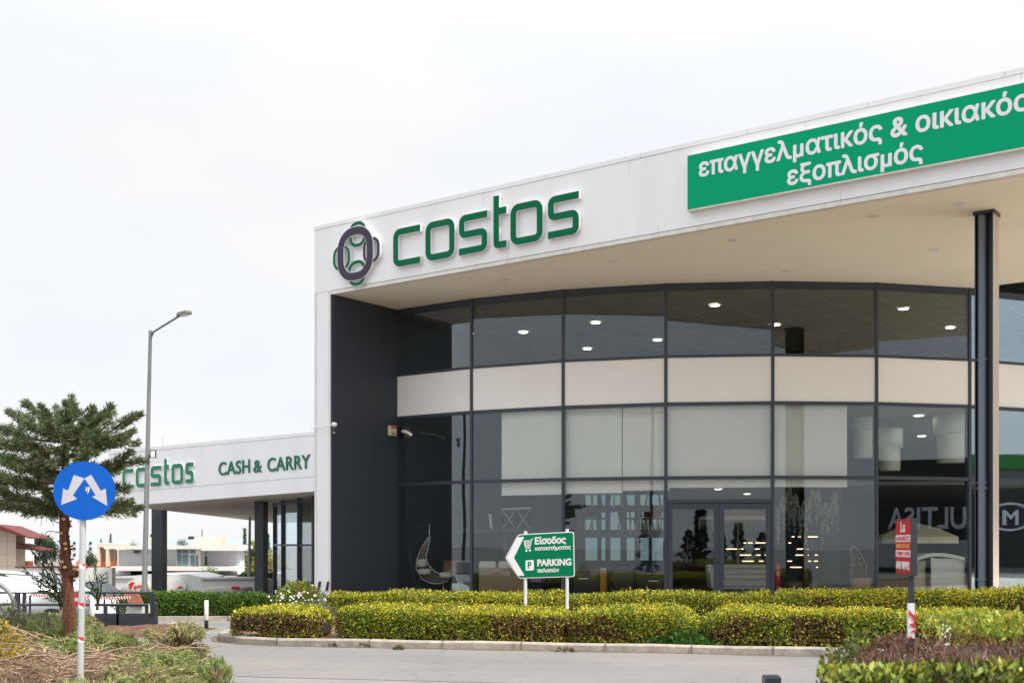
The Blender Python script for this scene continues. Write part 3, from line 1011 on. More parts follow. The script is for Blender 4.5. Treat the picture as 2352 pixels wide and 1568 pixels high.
# alarm box and cameras
def wallp(x, z, off=0.0):                # point on the dark side wall seen at pixel x
    t = (x - CX) / F
    A0 = FA(WT + .012, 0, 0)
    q = (A0.x - t * A0.y) / (FA.n.x - t * FA.n.y)
    return FA(WT + .012 + off, z, -q)
al = thing('alarm_box', 'cream alarm box with red stripe mounted high on the dark side wall', 'alarm box', wallp(897, gz(998, 31.5)))
p = wallp(897, gz(987, 31.6), 0.06)
MB().box(p, (0.10, 0.27, 0.27), FA.rz()).build('case', M['cream'], al, bevel=0.02)
q = p + FA.u * 0.053
MB().box(q + Vector((0, 0, .09)), (0.006, 0.24, 0.05), FA.rz()).build('red_stripe', M['tape_red'], al)
MB().box(q + Vector((0, 0, -.08)), (0.006, 0.15, 0.025), FA.rz()).build('dark_slot', M['black'], al)
cm = thing('security_camera', 'small white camera on a thin rod sticking out past the white corner', 'camera', FA(0, gz(983, 30.4), 0.04))
a = FA(-0.06, gz(983.5, 30.4), 0.06); b = px(762, 975, 29.9)
MB().tube([a, b], 0.012, 8).build('rod', M['white_plastic'], cm)
MB().lathe([(0.0, .06), (0.06, .055), (0.075, 0.0), (0.05, -.05), (0, -.055)], px(768, 975, 29.9), 14).build('mount', M['white_plastic'], cm)
MB().lathe([(0.0, .07), (0.04, .06), (0.045, -.04), (0.03, -.065), (0, -.07)], px(767.5, 987, 29.9), 14).build('lens_housing', M['black'], cm)
MB().lathe([(0.0, .02), (0.032, .01), (0.036, -.03), (0, -.05)], px(767.5, 990.5, 29.9), 14).build('lens', M['white_plastic'], cm)
cm = thing('security_camera', 'small pale bullet camera on the glass beside the cream alarm box', 'camera', px(929, 992, 31.3))
MB().tube([px(925, 990, 31.5), px(931, 991, 31.2)], 0.045, 12).build('mount', M['white_plastic'], cm)
MB().tube([px(931, 990.5, 31.2), px(944, 997.5, 30.9)], 0.04, 12).build('body', M['white_plastic'], cm)

# roller blinds behind the glass
def blind(i, s0, s1, zb, label):
    pl = bays[i]
    r = thing('roller_blind', label, 'blind', pl((s0 + s1) / 2, zb, -0.3), group='roller blinds behind the shop glass')
    MB().prism([pl(s0, zb, -.2), pl(s1, zb, -.2), pl(s1, Z_T2 - .02, -.2), pl(s0, Z_T2 - .02, -.2)], pl.n * -0.006).build('fabric', M['blind'], r)
    MB().tube([pl(s0 - .02, zb, -.23), pl(s1 + .02, zb, -.23)], 0.016, 8).build('bottom_bar', M['white_plastic'], r)
blind(1, bays[1].s_at(1147) - .03, BW - .02, gz(1136, 30.3), 'pale roller blind nearest the dark side wall')
blind(2, 0.02, bays[2].s_at(1425), gz(1132, 29.6), 'pale roller blind left of the seam in the third bay')
blind(2, bays[2].s_at(1427), BW + .05, gz(1125, 29.2), 'pale roller blind right of the seam in the third bay')
blind(3, 0.02, BW - .02, gz(1118, 28.9), 'wide pale roller blind above the glass double door')
blind(4, 0.02, bays[4].s_at(1952), gz(1117, 28.9), 'pale roller blind in the bay right of the double door')

# ------------------------------------------------------------------ the lower shop wing on the left
LA = Plane((-13.9, 40.5), (7.95, -5.5), (-5.5, -7.95))
LEN = 12.7
wing = thing('shop_wing', 'lower white canopy wing with dark posts joined to the left of the main store', 'building', (-13.9, 40.5, -0.7))
def lz(s, top): 
    return (4.83 + 0.014 * s) if top else (2.90 + 0.030 * s)
mb = MB(); mb.prism([LA(0, lz(0, 0), 0), LA(LEN, lz(LEN, 0), 0), LA(LEN, lz(LEN, 1), 0), LA(0, lz(0, 1), 0)], LA.n * -0.25)
mb.build('fascia', M['white_panel'], wing)
for f, hgt in ((0.24, .018), (0.93, .02)):
    z0, z1 = lz(0, 0) * (1 - f) + lz(0, 1) * f, lz(LEN, 0) * (1 - f) + lz(LEN, 1) * f
    MB().prism([LA(0, z0, .003), LA(LEN, z1, .003), LA(LEN, z1 + hgt, .003), LA(0, z0 + hgt, .003)], LA.n * -0.004).build('panel_joint', M['joint'], wing)
tip = LA(0, lz(0, 0) + .02, -.25); rt = LA(LEN, lz(LEN, 0) + .02, -.25)
bl = Vector((-15.2, 75, 3.1)); br = Vector((6, 75, 3.1))
mb = MB(); mb.prism([Vector((tip.x, tip.y, 2.98)), Vector((rt.x, rt.y, 3.28)), Vector((br.x, br.y, 3.3)), Vector((bl.x, bl.y, 3.0))], (0, 0, 0.25))
M['soffit_dark'] = mat('soffit_wing', (0.64, 0.57, 0.50), 0.9, var=0.05)
mb.build('soffit', M['soffit_dark'], wing)
for x0, x1, Y, yt in ((349, 376, 47, 1170), (586.5, 608, 40.4, 1153)):
    xa, xb = gx(x0, Y), gx(x1, Y)
    MB().box(((xa + xb) / 2, Y + .2, 1.1), (xb - xa, 0.4, 4.0), math.radians(-12)).build('column', M['steel'], wing)
gl = [(632, 43.5), (651, 41.6), (688, 39.6), (722, 38.2), (760, 37.4)]
gp = [Vector((gx(x, Y), Y, 0)) for x, Y in gl]
for i in range(len(gp)):
    d = (gp[min(i + 1, len(gp) - 1)] - gp[max(i - 1, 0)]).normalized()
    MB().box(gp[i] + Vector((0, 0, 1.2)), (0.10, 0.16, 4.1), math.atan2(d.y, d.x)).build('mullion', M['frame'], wing)
    if i < len(gp) - 1:
        q = (gp[i + 1] - gp[i]).normalized()
        nn = Vector((q.y, -q.x, 0))
        if nn.dot(gp[i]) > 0: nn = -nn
        a, b = gp[i] + q * .055, gp[i + 1] - q * .055
        for z0, z1 in ((-.7, 1.55), (1.63, 3.0)):
            MB().prism([a + Vector((0, 0, z0)), b + Vector((0, 0, z0)), b + Vector((0, 0, z1)), a + Vector((0, 0, z1))], nn * 0.01).build('window_pane', M['glass'], wing)
        for z in (1.59, 3.05):
            MB().beam(a + Vector((0, 0, z)) + nn * .02, b + Vector((0, 0, z)) + nn * .02, 0.07, 0.078 if z < 2 else .1).build('transom', M['frame'], wing)
mb = MB(); mb.prism([gp[1] + Vector((1.2, 4, -.7)), gp[4] + Vector((1, 4, -.7)), gp[4] + Vector((1, 4, 3)), gp[1] + Vector((1.2, 4, 3))], (0, .2, 0))
mb.build('inner_wall', M['interior_dark'], wing)
M['pale_sheet'] = mat('pale_green_sheet', (0.55, 0.66, 0.62), 0.6)
mb = MB(); mb.prism([gp[1] + Vector((1.0, 1.2, -.4)), gp[3] + Vector((.2, 1.8, -.4)), gp[3] + Vector((.2, 1.8, 2.7)), gp[1] + Vector((1.0, 1.2, 2.7))], (0, .05, 0))
mb.build('inner_panel', M['pale_sheet'], wing)
for x, y0, y1 in ((374.5, 1000, 1025), (432, 1007, 1020)):
    Y = 44
    MB().tube([px(x, y1 + 4, Y), px(x, y0, Y)], 0.025, 6).build('roof_mast', M['grey_post'], wing)
ws = thing('shop_sign', 'smaller raised green letters spelling the store name on the low wing', 'sign', LA(LA.s_at(285), 3.4, 0))
bx = [('c', 285, 310, 1), ('o', 316, 343.5, 1), ('s', 350, 373.5, 1), ('t', 381, 391.5, 1), ('o', 398, 424, 1), ('s', 430, 448, 1)]
wz0 = float(np.mean([LA.z_at(x, y) for x, y in ((340, 1118), (410, 1113.5), (440, 1111))]))
wz1 = float(np.mean([LA.z_at(x, y) for x, y in ((340, 1072), (410, 1067), (440, 1064.5))]))
letter_set(LA, [(c, LA.s_at(a), LA.s_at(b), wz0 + (0.03 * (LA.s_at(a) - LA.s_at(350))), wz1 + .03 * (LA.s_at(a) - LA.s_at(350)), LA.z_at(384, 1053.5)) for c, a, b, _ in bx], (wz1 - wz0) * .19, M['letter_white'], mat('green_letter', (0.003, 0.19, 0.09), 0.4, var=0.04), ws, 0.06, 0.012)
ws = thing('shop_sign', 'green capital words about cash sales on the low white wing', 'sign', LA(LA.s_at(505), 3.4, 0))
M['green_caps'] = mat('green_capitals', (0.003, 0.14, 0.075), 0.4, var=0.03)
text_on('lettering', 'CASH', LA, LA.s_at(503), LA.s_at(575), LA.z_at(507, 1091), 0.004, 0.028, M['green_caps'], ws, 0.016, 1.04, 1.05, zslope=0.03)
text_on('lettering', '&', LA, LA.s_at(583), LA.s_at(602), LA.z_at(590, 1084), 0.004, 0.028, M['green_caps'], ws, 0.02, 0.93, zslope=0.02)
text_on('lettering', 'CARRY', LA, LA.s_at(615), LA.s_at(713), LA.z_at(620, 1082), 0.004, 0.028, M['green_caps'], ws, 0.016, 1.06, 1.05, zslope=0.02)
# ------------------------------------------------------------------ hedges and planting
YEL, YG, MG, DG, BR, OL = (0.62, 0.52, 0.04), (0.40, 0.43, 0.04), (0.19, 0.27, 0.03), (0.075, 0.125, 0.02), (0.17, 0.085, 0.048), (0.34, 0.30, 0.04)

def hedge(name, label, path, w, zb, zt, n, seed, core, yellow=0.5, brown=0.3, lsz=0.045, cat='hedge', group=None, rnd=0.34, palette=None, endr=0.4, bumpy=0.028):
    global rng
    rng = np.random.default_rng(seed)
    P = np.array(path, float)
    seg = np.linalg.norm(np.diff(P, axis=0), axis=1)
    cum = np.concatenate([[0], np.cumsum(seg)])
    L = cum[-1]
    zt = zt if hasattr(zt, '__len__') else [zt] * len(P)
    zb_ = zb if hasattr(zb, '__len__') else [zb] * len(P)
    f1, f2, f3, f4 = Field(2.2), Field(7.0), Field(1.3), Field(3.5)
    def at(t):
        x = np.interp(t, cum, P[:, 0]); y = np.interp(t, cum, P[:, 1])
        h = np.interp(t, cum, zt); b = np.interp(t, cum, zb_)
        x2 = np.interp(np.clip(t + .05, 0, L), cum, P[:, 0]) - np.interp(np.clip(t - .05, 0, L), cum, P[:, 0])
        y2 = np.interp(np.clip(t + .05, 0, L), cum, P[:, 1]) - np.interp(np.clip(t - .05, 0, L), cum, P[:, 1])
        d = np.sqrt(x2 ** 2 + y2 ** 2) + 1e-9
        return x, y, h, b, x2 / d, y2 / d
    def surf(t, phi, k=1.0):
        x, y, h, b, ux, uy = at(t)
        e = np.minimum(t, L - t) / endr
        es = np.sqrt(np.clip(1 - (1 - np.clip(e, 0, 1)) ** 2, 0.0, 1))
        ca, sa = np.cos(phi), np.sin(phi)
        a = np.sign(ca) * np.abs(ca) ** rnd * w / 2 * k * (0.35 + .65 * es)
        z = b + np.abs(sa) ** rnd * (h - b) * (0.55 + .45 * es) * (1 if k == 1 else k)
        nx, ny, nzv = -uy * -ca, ux * -ca, sa
        Q = np.stack([x + uy * a, y - ux * a, z], 1)
        N = np.stack([uy * ca, -ux * ca, np.abs(sa) + 0.02], 1)
        # ends face along the path
        end = (1 - es)[:, None]
        s = np.where(t < L / 2, -1, 1)
        N += end * np.stack([ux * s, uy * s, 0 * t], 1) * 1.2
        N /= np.linalg.norm(N, axis=1, keepdims=True)
        return Q, N
    root = thing(name, label, cat, (float(P[len(P) // 2, 0]), float(P[len(P) // 2, 1]), float(np.mean(zb_))), group=group)
    # inner mass of twigs
    nt, nph = max(8, int(L / .25)), 9
    tt = np.linspace(0.01, L - .01, nt)
    mb = MB()
    vs = []
    for t in tt:
        Q, _ = surf(np.full(nph, t), np.linspace(0.02, math.pi - .02, nph), 0.86)
        vs += [tuple(q) for q in Q]
    fs = [(i * nph + j, i * nph + j + 1, (i + 1) * nph + j + 1, (i + 1) * nph + j) for i in range(nt - 1) for j in range(nph - 1)]
    fs += [tuple(range(nph)), tuple(range(nt * nph - 1, (nt - 1) * nph - 1, -1))]
    mb.add(vs, fs)
    mb.build('twigs', core, root)
    t = rng.uniform(0, L, n)
    phi = rng.uniform(0.03, math.pi - .03, n)
    ph2 = np.arcsin(np.clip(rng.uniform(0.02, 1, n), 0, 1) ** (1 / rnd))
    phi = np.where(rng.random(n) < .5, phi, np.where(rng.random(n) < .35, ph2, math.pi - ph2))
    Q, N = surf(t, phi)
    lump = f1(Q) * bumpy + f2(Q) * bumpy * .4
    Q = Q + N * (lump + rng.normal(0, .022, n) - rng.exponential(.045, n))[:, None]
    hh = at(t)[2]; bb = at(t)[3]
    rel = np.clip((Q[:, 2] - bb) / (hh - bb), 0, 1.1)
    # straggling shoots above the cut top
    st = rng.random(n) < 0.02
    Q[st, 2] += rng.uniform(0, .07, st.sum())
    A = unit(n) * .8 + N * 0.5 + np.array([0, 0, .35])
    NN = N + unit(n) * .7
    if palette is None:
        top = np.clip((rel - .62) * 2.6, 0, 1) * .8 + .2
        sel = rng.random(n)
        C = pick([MG, DG, OL, YG], [4, 3, 2, 2], n)
        y = sel < 1.35 * yellow * np.clip(top + f4(Q) * .35, 0, 1)
        C[y] = pick([YEL, YG], [3, 2], y.sum())
        b = (f3(Q) + f4(Q) * .5 > 0.55 - brown) & (rel < .82) & (rng.random(n) < .72) & (rel > .12)
        C[b] = pick([BR, (0.06, 0.035, 0.02), OL], [4, 2, 1], b.sum())
    else:
        C = pick(palette[0], palette[1], n)
        C *= (1 + .18 * f4(Q))[:, None]
    leaves('leaves', Q, A, NN, lsz * rng.uniform(.7, 1.35, n), lsz * .55 * rng.uniform(.7, 1.3, n), C, M['leaf'], root, fold=.15)
    return root

def off_kerb(x, d):                     # the kerb's line moved back by d
    ks = np.array(kerb[6:])
    return (x + .2 * d, float(np.interp(x, ks[:, 0], ks[:, 1])) + d)
fh = 'clipped golden hedge row along the kerb'
hedge('hedge', 'low rounded golden bush ending the front hedge row at the left', [(-4.45, 19.75), (-4.1, 19.5), (-3.55, 19.45), (-3.05, 19.35)], 1.0, .09, [.52, .55, .56, .5], 15000, 11, M['core'], .7, .12, group=fh, endr=.35)
hedge('hedge', 'long front hedge section with the green arrow sign behind it', [off_kerb(x, .95) for x in (-3.0, -2.2, -1.2, -.2, .72)], 1.05, .09, [.56, .6, .58, .57, .54], 42000, 12, M['core'], .5, .38, group=fh, endr=.22)
hedge('hedge', 'middle front hedge section with a brown bare patch and ivy at its foot', [off_kerb(x, .95) for x in (.76, 1.6, 2.3, 2.72)], 1.05, .09, [.54, .61, .58, .48], 25000, 13, M['core'], .5, .45, group=fh, endr=.25)
hedge('hedge', 'front hedge section running behind the red sign post', [off_kerb(x, .95) for x in (2.75, 3.2, 4.5, 6.0, 7.4)], 1.05, .09, [.5, .62, .61, .62, .60], 42000, 14, M['core'], .55, .42, group=fh, endr=.3)
bh = 'golden hedge row before the shop glass'
hedge('hedge', 'rear hedge section below the dark side wall and first windows', [(-3.9, 25.6), (-2.2, 24.9), (-.6, 24.3), (1.2, 23.7)], .9, .05, [.56, .60, .57, .60], 30000, 21, M['core'], .40, .05, lsz=.05, group=bh, endr=.3)
hedge('hedge', 'rear hedge section below the glass double door', [(1.2, 23.7), (3.0, 23.1), (5.0, 22.5)], .9, .05, [.60, .66, .69], 24000, 22, M['core'], .42, .1, lsz=.05, group=bh, endr=.12)
hedge('hedge', 'rear hedge section running up to the steel column', [(5.0, 22.5), (7.0, 21.9), (10.2, 21.0)], .9, .05, [.70, .75, .82], 30000, 23, M['core'], .46, .22, lsz=.05, group=bh, endr=.12)
GP = ([(0.085, 0.17, 0.018), (0.045, 0.10, 0.014), (0.13, 0.21, 0.025)], [5, 3, 2])
hedge('hedge', 'dark green clipped hedge below the low wing canopy', [(gx(296, 26), 26.0), (gx(400, 25.5), 25.5), (gx(520, 25.3), 25.3), (gx(628, 25.6), 25.6)], .8, 0.0, [.56, .54, .53, .50], 30000, 31, M['core_green'], palette=GP, lsz=.05, endr=.2)

def shrub(name, label, c, r, h, n, pal, lsz, seed, cat='shrub', core=True, asp=.55, up=.4):
    global rng
    rng = np.random.default_rng(seed)
    root = thing(name, label, cat, c)
    f = Field(2.5 / max(r, .1))
    d = unit(n)
    d[:, 2] = np.abs(d[:, 2]) * 1.05 - .1
    rad = (rng.random(n) ** .35) * (1 + .22 * f(d * r))
    Q = np.array(c) + d * np.stack([r * rad, r * rad, h * rad], 1)
    Q[:, 2] = np.maximum(Q[:, 2], c[2])
    C = pick(pal[0], pal[1], n) * 1.5 * (1 + .2 * f(Q))[:, None]
    A = d + unit(n) * .6 + np.array([0, 0, up])
    leaves('leaves', Q, A, unit(n), lsz * rng.uniform(.7, 1.3, n), lsz * asp * rng.uniform(.7, 1.3, n), C, M['leaf'], root, fold=.12)
    if core:
        mb = MB()
        for k in range(9):
            a = rng.uniform(0, 6.28)
            e = Vector(c) + Vector((math.cos(a) * r * .7, math.sin(a) * r * .7, h * rng.uniform(.5, .9)))
            mb.tube([Vector(c) + Vector((0, 0, -.03)), Vector(c).lerp(e, .5) + Vector((0, 0, .05)), e], [.02, .014, .006], 5)
        mb.build('stems', M['twig'], root)
    return root
shrub('shrub', 'yellow green bush beside the foot of the white corner', (gx(683, 27.5), 27.5, 0), .62, .75, 5000, ([(.16, .19, .02), (.08, .12, .02), (.25, .23, .03)], [3, 3, 1]), .07, 41)
shrub('lavender', 'grey green feathery bush between the two hedges', (gx(690, 22.2), 22.2, .08), .75, .48, 6000, ([(.13, .17, .085), (.20, .24, .14), (.07, .11, .04)], [3, 2, 2]), .07, 42, 'shrub', asp=.14, up=.9)
shrub('shrub', 'golden bush at the left tip of the planting bed', (gx(632, 22), 22.0, .05), .62, .48, 5000, ([YEL, YG, MG], [3, 3, 2]), .05, 43)
fl = thing('flowers', 'small white flowers over the grey green bush', 'flowers', (gx(680, 22), 22, .3))
rng = np.random.default_rng(5)
n = 56
Q = np.stack([gx(690, 22) + rng.normal(0, .28, n), 22 + rng.normal(0, .15, n), .62 + rng.normal(0, .06, n) + 0.1 * np.sin(np.arange(n))], 1)
leaves('petals', Q, unit(n), np.tile([0, -1, .6], (n, 1)) + unit(n) * .3, np.full(n, .05), np.full(n, .04), pick([(.8, .8, .78)], [1], n), M['leaf'], fl)
mb = MB()
for q in Q[::5]: mb.tube([(q[0], q[1], .1), (q[0], q[1], q[2])], .006, 4)
mb.build('stalks', M['core_green'], fl)
# weeds and ivy on the kerb
for i, (x, y, r, h, lb) in enumerate(((770, 1482, .10, .06, 'dark weed at the kerb below the left bush'), (806, 1481, .12, .05, 'reddish weed in the gutter'), (838, 1483, .10, .05, 'small red weed in the gutter'), (915, 1489, .08, .05, 'tiny green weed at the kerb foot'), (1298, 1494, .2, .05, 'dry flat weed at the kerb foot'))):
    Y = 4320 / (y + 3 - HY)
    shrub('weed', lb, (gx(x, Y), Y, 0), r, h, 70, ([(.10, .09, .03), (.09, .05, .03), (.06, .1, .02)], [2, 2, 1]), .05, 60 + i, 'weed', core=False)
for i, (x, lb, r, h) in enumerate(((1505, 'ivy clump at the foot of the middle hedge section', .28, .22), (1565, 'ivy trailing over the kerb beside the brown patch', .30, .26), (1600, 'ivy clump under the notch of the front hedge', .26, .20))):
    q = off_kerb(gx(x, 17.6), .42)
    shrub('ivy', lb, (q[0], q[1], .02), r, h, 500, ([(.05, .12, .02), (.03, .075, .015)], [2, 1]), .065, 70 + i, 'ivy', core=False, asp=.8)

# near clipped bush, bottom right
rng = np.random.default_rng(81)
nb = thing('clipped_bush', 'near flat topped bush with bare reddish brown twigs on top', 'bush', (4.0, 9.1, 0))
bx0, bx1 = 1.94, 6.4
def bxl(y): return bx0 + .40 * np.maximum(y - 7.4, 0)
def bush_front(x): return 7.38 - .05 * (x - 2.2) + .10 * np.sin(x * 2.1)
ztop = .83
mb = MB()
mb.prism([(bx0 + .22, 7.62, 0), (bx1, 7.5, 0), (bx1, 10.3, 0), (bx0 + 1.35, 10.2, 0)], (0, 0, ztop - .10))
mb.build('twigs', M['core'], nb)
n = 15000
fr = rng.random(n) < .62
x = rng.uniform(bx0, bx1, n)
z = rng.uniform(.02, ztop + .02, n)
f5 = Field(3.0)
Q = np.stack([x, bush_front(x), z], 1)
le = rng.random(n) < .12                 # left end face
Q[le, 1] = rng.uniform(7.5, 10.2, le.sum())
Q[le, 0] = bxl(Q[le, 1]) + .05
Nn = np.tile([0., -1, .25], (n, 1)); Nn[le] = [-1, -.2, .2]
Q += Nn * (rng.normal(0, .05, n) + f5(Q) * .045)[:, None]
roundoff = np.clip((Q[:, 2] - (ztop - .16)) / .16, 0, 1)
Q[:, 1] += np.where(le, 0, roundoff ** 2 * .14)
A = unit(n) * .8 + Nn * .55 + np.array([0, 0, .5])
C = pick([(.115, .155, .028), (.18, .22, .04), (.055, .085, .018), (.33, .33, .05), (.17, .085, .04)], [4, 3, 4, 1.6, .8], n) * (1 + .22 * f5(Q * .8))[:, None]
leaves('leaves', Q, A, Nn + unit(n) * .75, .058 * rng.uniform(.6, 1.3, n), .032 * rng.uniform(.7, 1.3, n), C, M['leaf'], nb, fold=.2)
n = 4200                                 # leaf tufts along the front top edge and the fresh shoots at the back
x = rng.uniform(bx0, bx1, n)
bk = rng.random(n) < .68
ts = f5(np.stack([x, 0 * x, 0 * x], 1))
Q = np.stack([x, np.where(bk, 10.35 + rng.normal(0, .18, n), bush_front(x) + .12 + rng.normal(0, .09, n)), ztop + np.where(bk, rng.uniform(-.05, .17, n), rng.uniform(-.10, .0, n))], 1)
keep = np.where(bk, x > 3.75 + rng.normal(0, .15, n), (ts > -.6))
Q = Q[keep]; n = len(Q)
leaves('fresh_leaves', Q, unit(n) * .7 + np.array([0, -.2, .8]), unit(n) * .8 + np.array([0, -.8, .4]), .06 * rng.uniform(.6, 1.3, n), .03 * rng.uniform(.7, 1.3, n), pick([(.40, .44, .07), (.25, .33, .05), (.50, .42, .06)], [3, 3, 1], n), M['leaf'], nb, fold=.2)
n = 13000                                # the bare cut twigs of the flat top
Q = np.stack([rng.uniform(bx0 + .1, bx1, n), rng.uniform(7.5, 10.4, n), ztop - .13 + rng.uniform(-.02, .05, n)], 1)
Q[:, 2] += .035 * f5(Q * 2.2) 
Q = Q[(Q[:, 0] > bxl(Q[:, 1]) + .10) & (Q[:, 1] > bush_front(Q[:, 0]) + .06)]
n = len(Q)
leaves('bare_twigs', Q, unit(n) * .85 + np.array([0, 0, .8]), unit(n), rng.uniform(.04, .13, n), rng.uniform(.006, .012, n), pick([(.13, .05, .038), (.20, .10, .07), (.06, .028, .022), (.48, .36, .29), (.26, .17, .05), (.30, .10, .06)], [5, 4, 4, 1.2, .8, 1], n), M['leaf'], nb)
n = 420
Q = np.stack([rng.uniform(3.75, 4.5, n), rng.uniform(10.4, 10.9, n), rng.uniform(.66, .955, n)], 1)
leaves('fresh_leaves', Q, unit(n) * .7 + np.array([0, -.2, .8]), unit(n) * .8 + np.array([0, -.8, .4]), .06 * rng.uniform(.6, 1.3, n), .03 * rng.uniform(.7, 1.3, n), pick([(.40, .44, .07), (.25, .33, .05), (.50, .42, .06)], [3, 3, 1], n), M['leaf'], nb, fold=.2)
mb = MB()
sh = [Vector((bx0 + .1, 7.6, .42)), Vector((bx0 - .06, 7.5, .50)), Vector((bx0 - .14, 7.45, .56))]
mb.tube(sh, [.006, .005, .003], 5)
mb.build('stray_shoot', M['twig'], nb)
n = 26
tq = rng.uniform(.2, 1.05, n)
Q = np.array([sh[0].lerp(sh[2], min(t, 1)) for t in tq])
leaves('shoot_leaves', Q, unit(n) * .8 + np.array([-.4, 0, .6]), unit(n) + np.array([0, -.6, .3]), .065 * rng.uniform(.7, 1.2, n), .033 * rng.uniform(.7, 1.2, n), pick([(.15, .22, .03), (.09, .14, .02)], [1, 1], n), M['leaf'], nb, fold=.2)

# ------------------------------------------------------------------ conifer sprays: the tree and the cut branches
def sprays(limbs, per, L0, W0, pal, seed, spread=.5, droop=0.0):
    """limbs: list of point lists; returns P, A, N, L, W, C arrays of thin scale-leaf sprays"""
    r = np.random.default_rng(seed)
    Ps, As = [], []
    for pts in limbs:
        pts = np.array([tuple(p) for p in pts])
        m = len(pts) - 1
        k = int(per * np.linalg.norm(pts[-1] - pts[0]))
        t = (1 - r.random(k) ** 1.5 * .82) * m
        i = np.minimum(t.astype(int), m - 1)
        fr = (t - i)[:, None]
        c = pts[i] * (1 - fr) + pts[i + 1] * fr
        d = pts[i + 1] - pts[i]
        d = d / np.linalg.norm(d, axis=1, keepdims=True)
        o = r.normal(size=(k, 3))
        o /= np.linalg.norm(o, axis=1, keepdims=True)
        tap = (1.08 - t / m)[:, None]
        Ps.append(c + o * r.random((k, 1)) ** .7 * spread * (0.18 + tap * .55))
        As.append(d * 1.1 + o * .75 + np.array([0, 0, -droop]) + r.normal(size=(k, 3)) * .25)
    P, A = np.concatenate(Ps), np.concatenate(As)
    n = len(P)
    c = np.array(pal[0])[r.choice(len(pal[0]), n, p=np.array(pal[1]) / sum(pal[1]))] * r.uniform(.75, 1.25, (n, 1))
    N = r.normal(size=(n, 3))
    return P, A, N, L0 * r.uniform(.6, 1.4, n), W0 * r.uniform(.6, 1.4, n), c

TY = 17.0
tx, tyb = gx(150, TY), gz(1362, TY)
tree = thing('conifer_tree', 'wind swept cut conifer with a bare red brown trunk behind the blue sign', 'tree', (tx, TY, 0.0))
tr = [Vector((gx(162, TY), TY, 0.0)), Vector((gx(155, TY), TY, gz(1330, TY))), Vector((gx(150, TY), TY, gz(1280, TY))), Vector((gx(147, TY), TY, gz(1220, TY))), Vector((gx(148, TY), TY, gz(1150, TY))), Vector((gx(150, TY), TY, gz(1080, TY))), Vector((gx(148, TY), TY, gz(1010, TY)))]
mb = MB()
fineT, fr_ = [], []
rr = random.Random(4)
rad = [.092, .082, .076, .072, .068, .055, .025]
for i in range(len(tr) - 1):
    for k in range(5):
        fineT.append(tr[i].lerp(tr[i + 1], k / 5) + Vector((rr.uniform(-.012, .012), 0, 0)))
        fr_.append((rad[i] * (1 - k / 5) + rad[i + 1] * k / 5) * rr.uniform(.88, 1.14))
mb.tube(fineT, fr_, 12)
mb.tube([Vector((gx(160, TY), TY, gz(1318, TY))), Vector((gx(178, TY), TY - .05, gz(1316, TY))), Vector((gx(186, TY), TY - .05, gz(1308, TY)))], [.07, .06, .05], 8)
for k in range(26):                      # stubs of sawn branches
    z = rr.uniform(1.0, 2.25); a = rr.uniform(0, 6.28)
    c = Vector((gx(149, TY), TY, z)); d = Vector((math.cos(a), math.sin(a), .25))
    mb.tube([c + d * .06, c + d * rr.uniform(.11, .15)], [.016, .012], 6)
for k in range(9):                       # thin dead twigs
    z = rr.uniform(1.5, 2.3)
    c = Vector((gx(146, TY), TY, z)); L = rr.uniform(.2, .55)
    mb.tube([c, c + Vector((-L * .6, rr.uniform(-.2, .2), rr.uniform(-.05, .08))), c + Vector((-L, rr.uniform(-.3, .3), rr.uniform(-.16, .0)))], [.009, .006, .003], 5)
mb.build('trunk', M['bark'], tree)
mb = MB()
for x, y in ((185, 1306), (152, 1190), (156, 1246), (157, 1258), (146, 1222), (155, 1300), (148, 1288)):
    c = Vector((gx(x, TY), TY - .10, gz(y, TY)))
    mb.lathe([(0, .012), (.022, .008), (.03, -.01), (0.02, -.03)], c, 10)
mb.build('sawn_ends', M['cut_wood'], tree)
limbs = []
rt_ = np.random.default_rng(9)
tips = [(322, 955, -.2), (305, 985, .3), (255, 932, 0), (232, 968, -.5), (165, 912, .1), (150, 935, -.5), (60, 920, .2), (95, 940, -.4), (20, 945, 0), (-40, 960, .3), (-90, 985, -.3), (300, 1045, -.5), (322, 1168, -.3), (300, 1150, .1), (270, 1120, -.5), (40, 1010, -1), (110, 990, -1.1), (190, 990, -1.1), (245, 1020, -1.0), (-60, 1040, -.8), (-70, 1090, .5), (-20, 1120, -.4), (30, 1140, .5), (60, 1110, -.9), (105, 1130, -.8), (200, 1050, -1.2), (150, 1040, -1.2), (80, 1060, -1.2), (10, 1075, -1.1), (-100, 1020, .9), (100, 960, .9), (200, 960, .9), (260, 1000, 1.0), (0, 1000, 1.1), (280, 1060, 1.1), (230, 1110, .9), (-130, 1000, 0), (-120, 1070, 0), (215, 940, .5), (130, 925, .6), (285, 1015, -.9), (60, 985, -.7), (160, 1085, -1), (250, 1075, -.9), (118, 1080, .9), (-10, 1150, .1), (235, 1145, .3), (60, 1170, .3), (110, 1160, -.2)]
for x, y, dy in tips:
    e = Vector((gx(x, TY + dy), TY + dy, gz(y, TY)))
    zs = min(max(e.z - rt_.uniform(.05, .42), 2.1), 3.2)
    s = Vector((tx + rt_.normal(0, .03), TY, zs))
    m = s.lerp(e, .55) + Vector((0, 0, -.04 + .04 * rt_.normal()))
    m1 = s.lerp(e, .28) + Vector((0, 0, -.07))
    limbs.append([s, m1, m, s.lerp(e, .8) + Vector((0, 0, -.03)), e])
    for q in range(4):                   # side limbs
        t = rt_.uniform(.3, .72)
        b0 = s.lerp(e, t) + Vector((0, 0, -.05))
        d = (e - s) * rt_.uniform(.14, .26)
        o = Vector(rt_.normal(size=3)) * .17
        o.z = abs(o.z) * .35 - .02
        limbs.append([b0, b0 + d * .5 + o * .4, b0 + d + o])
mb = MB()
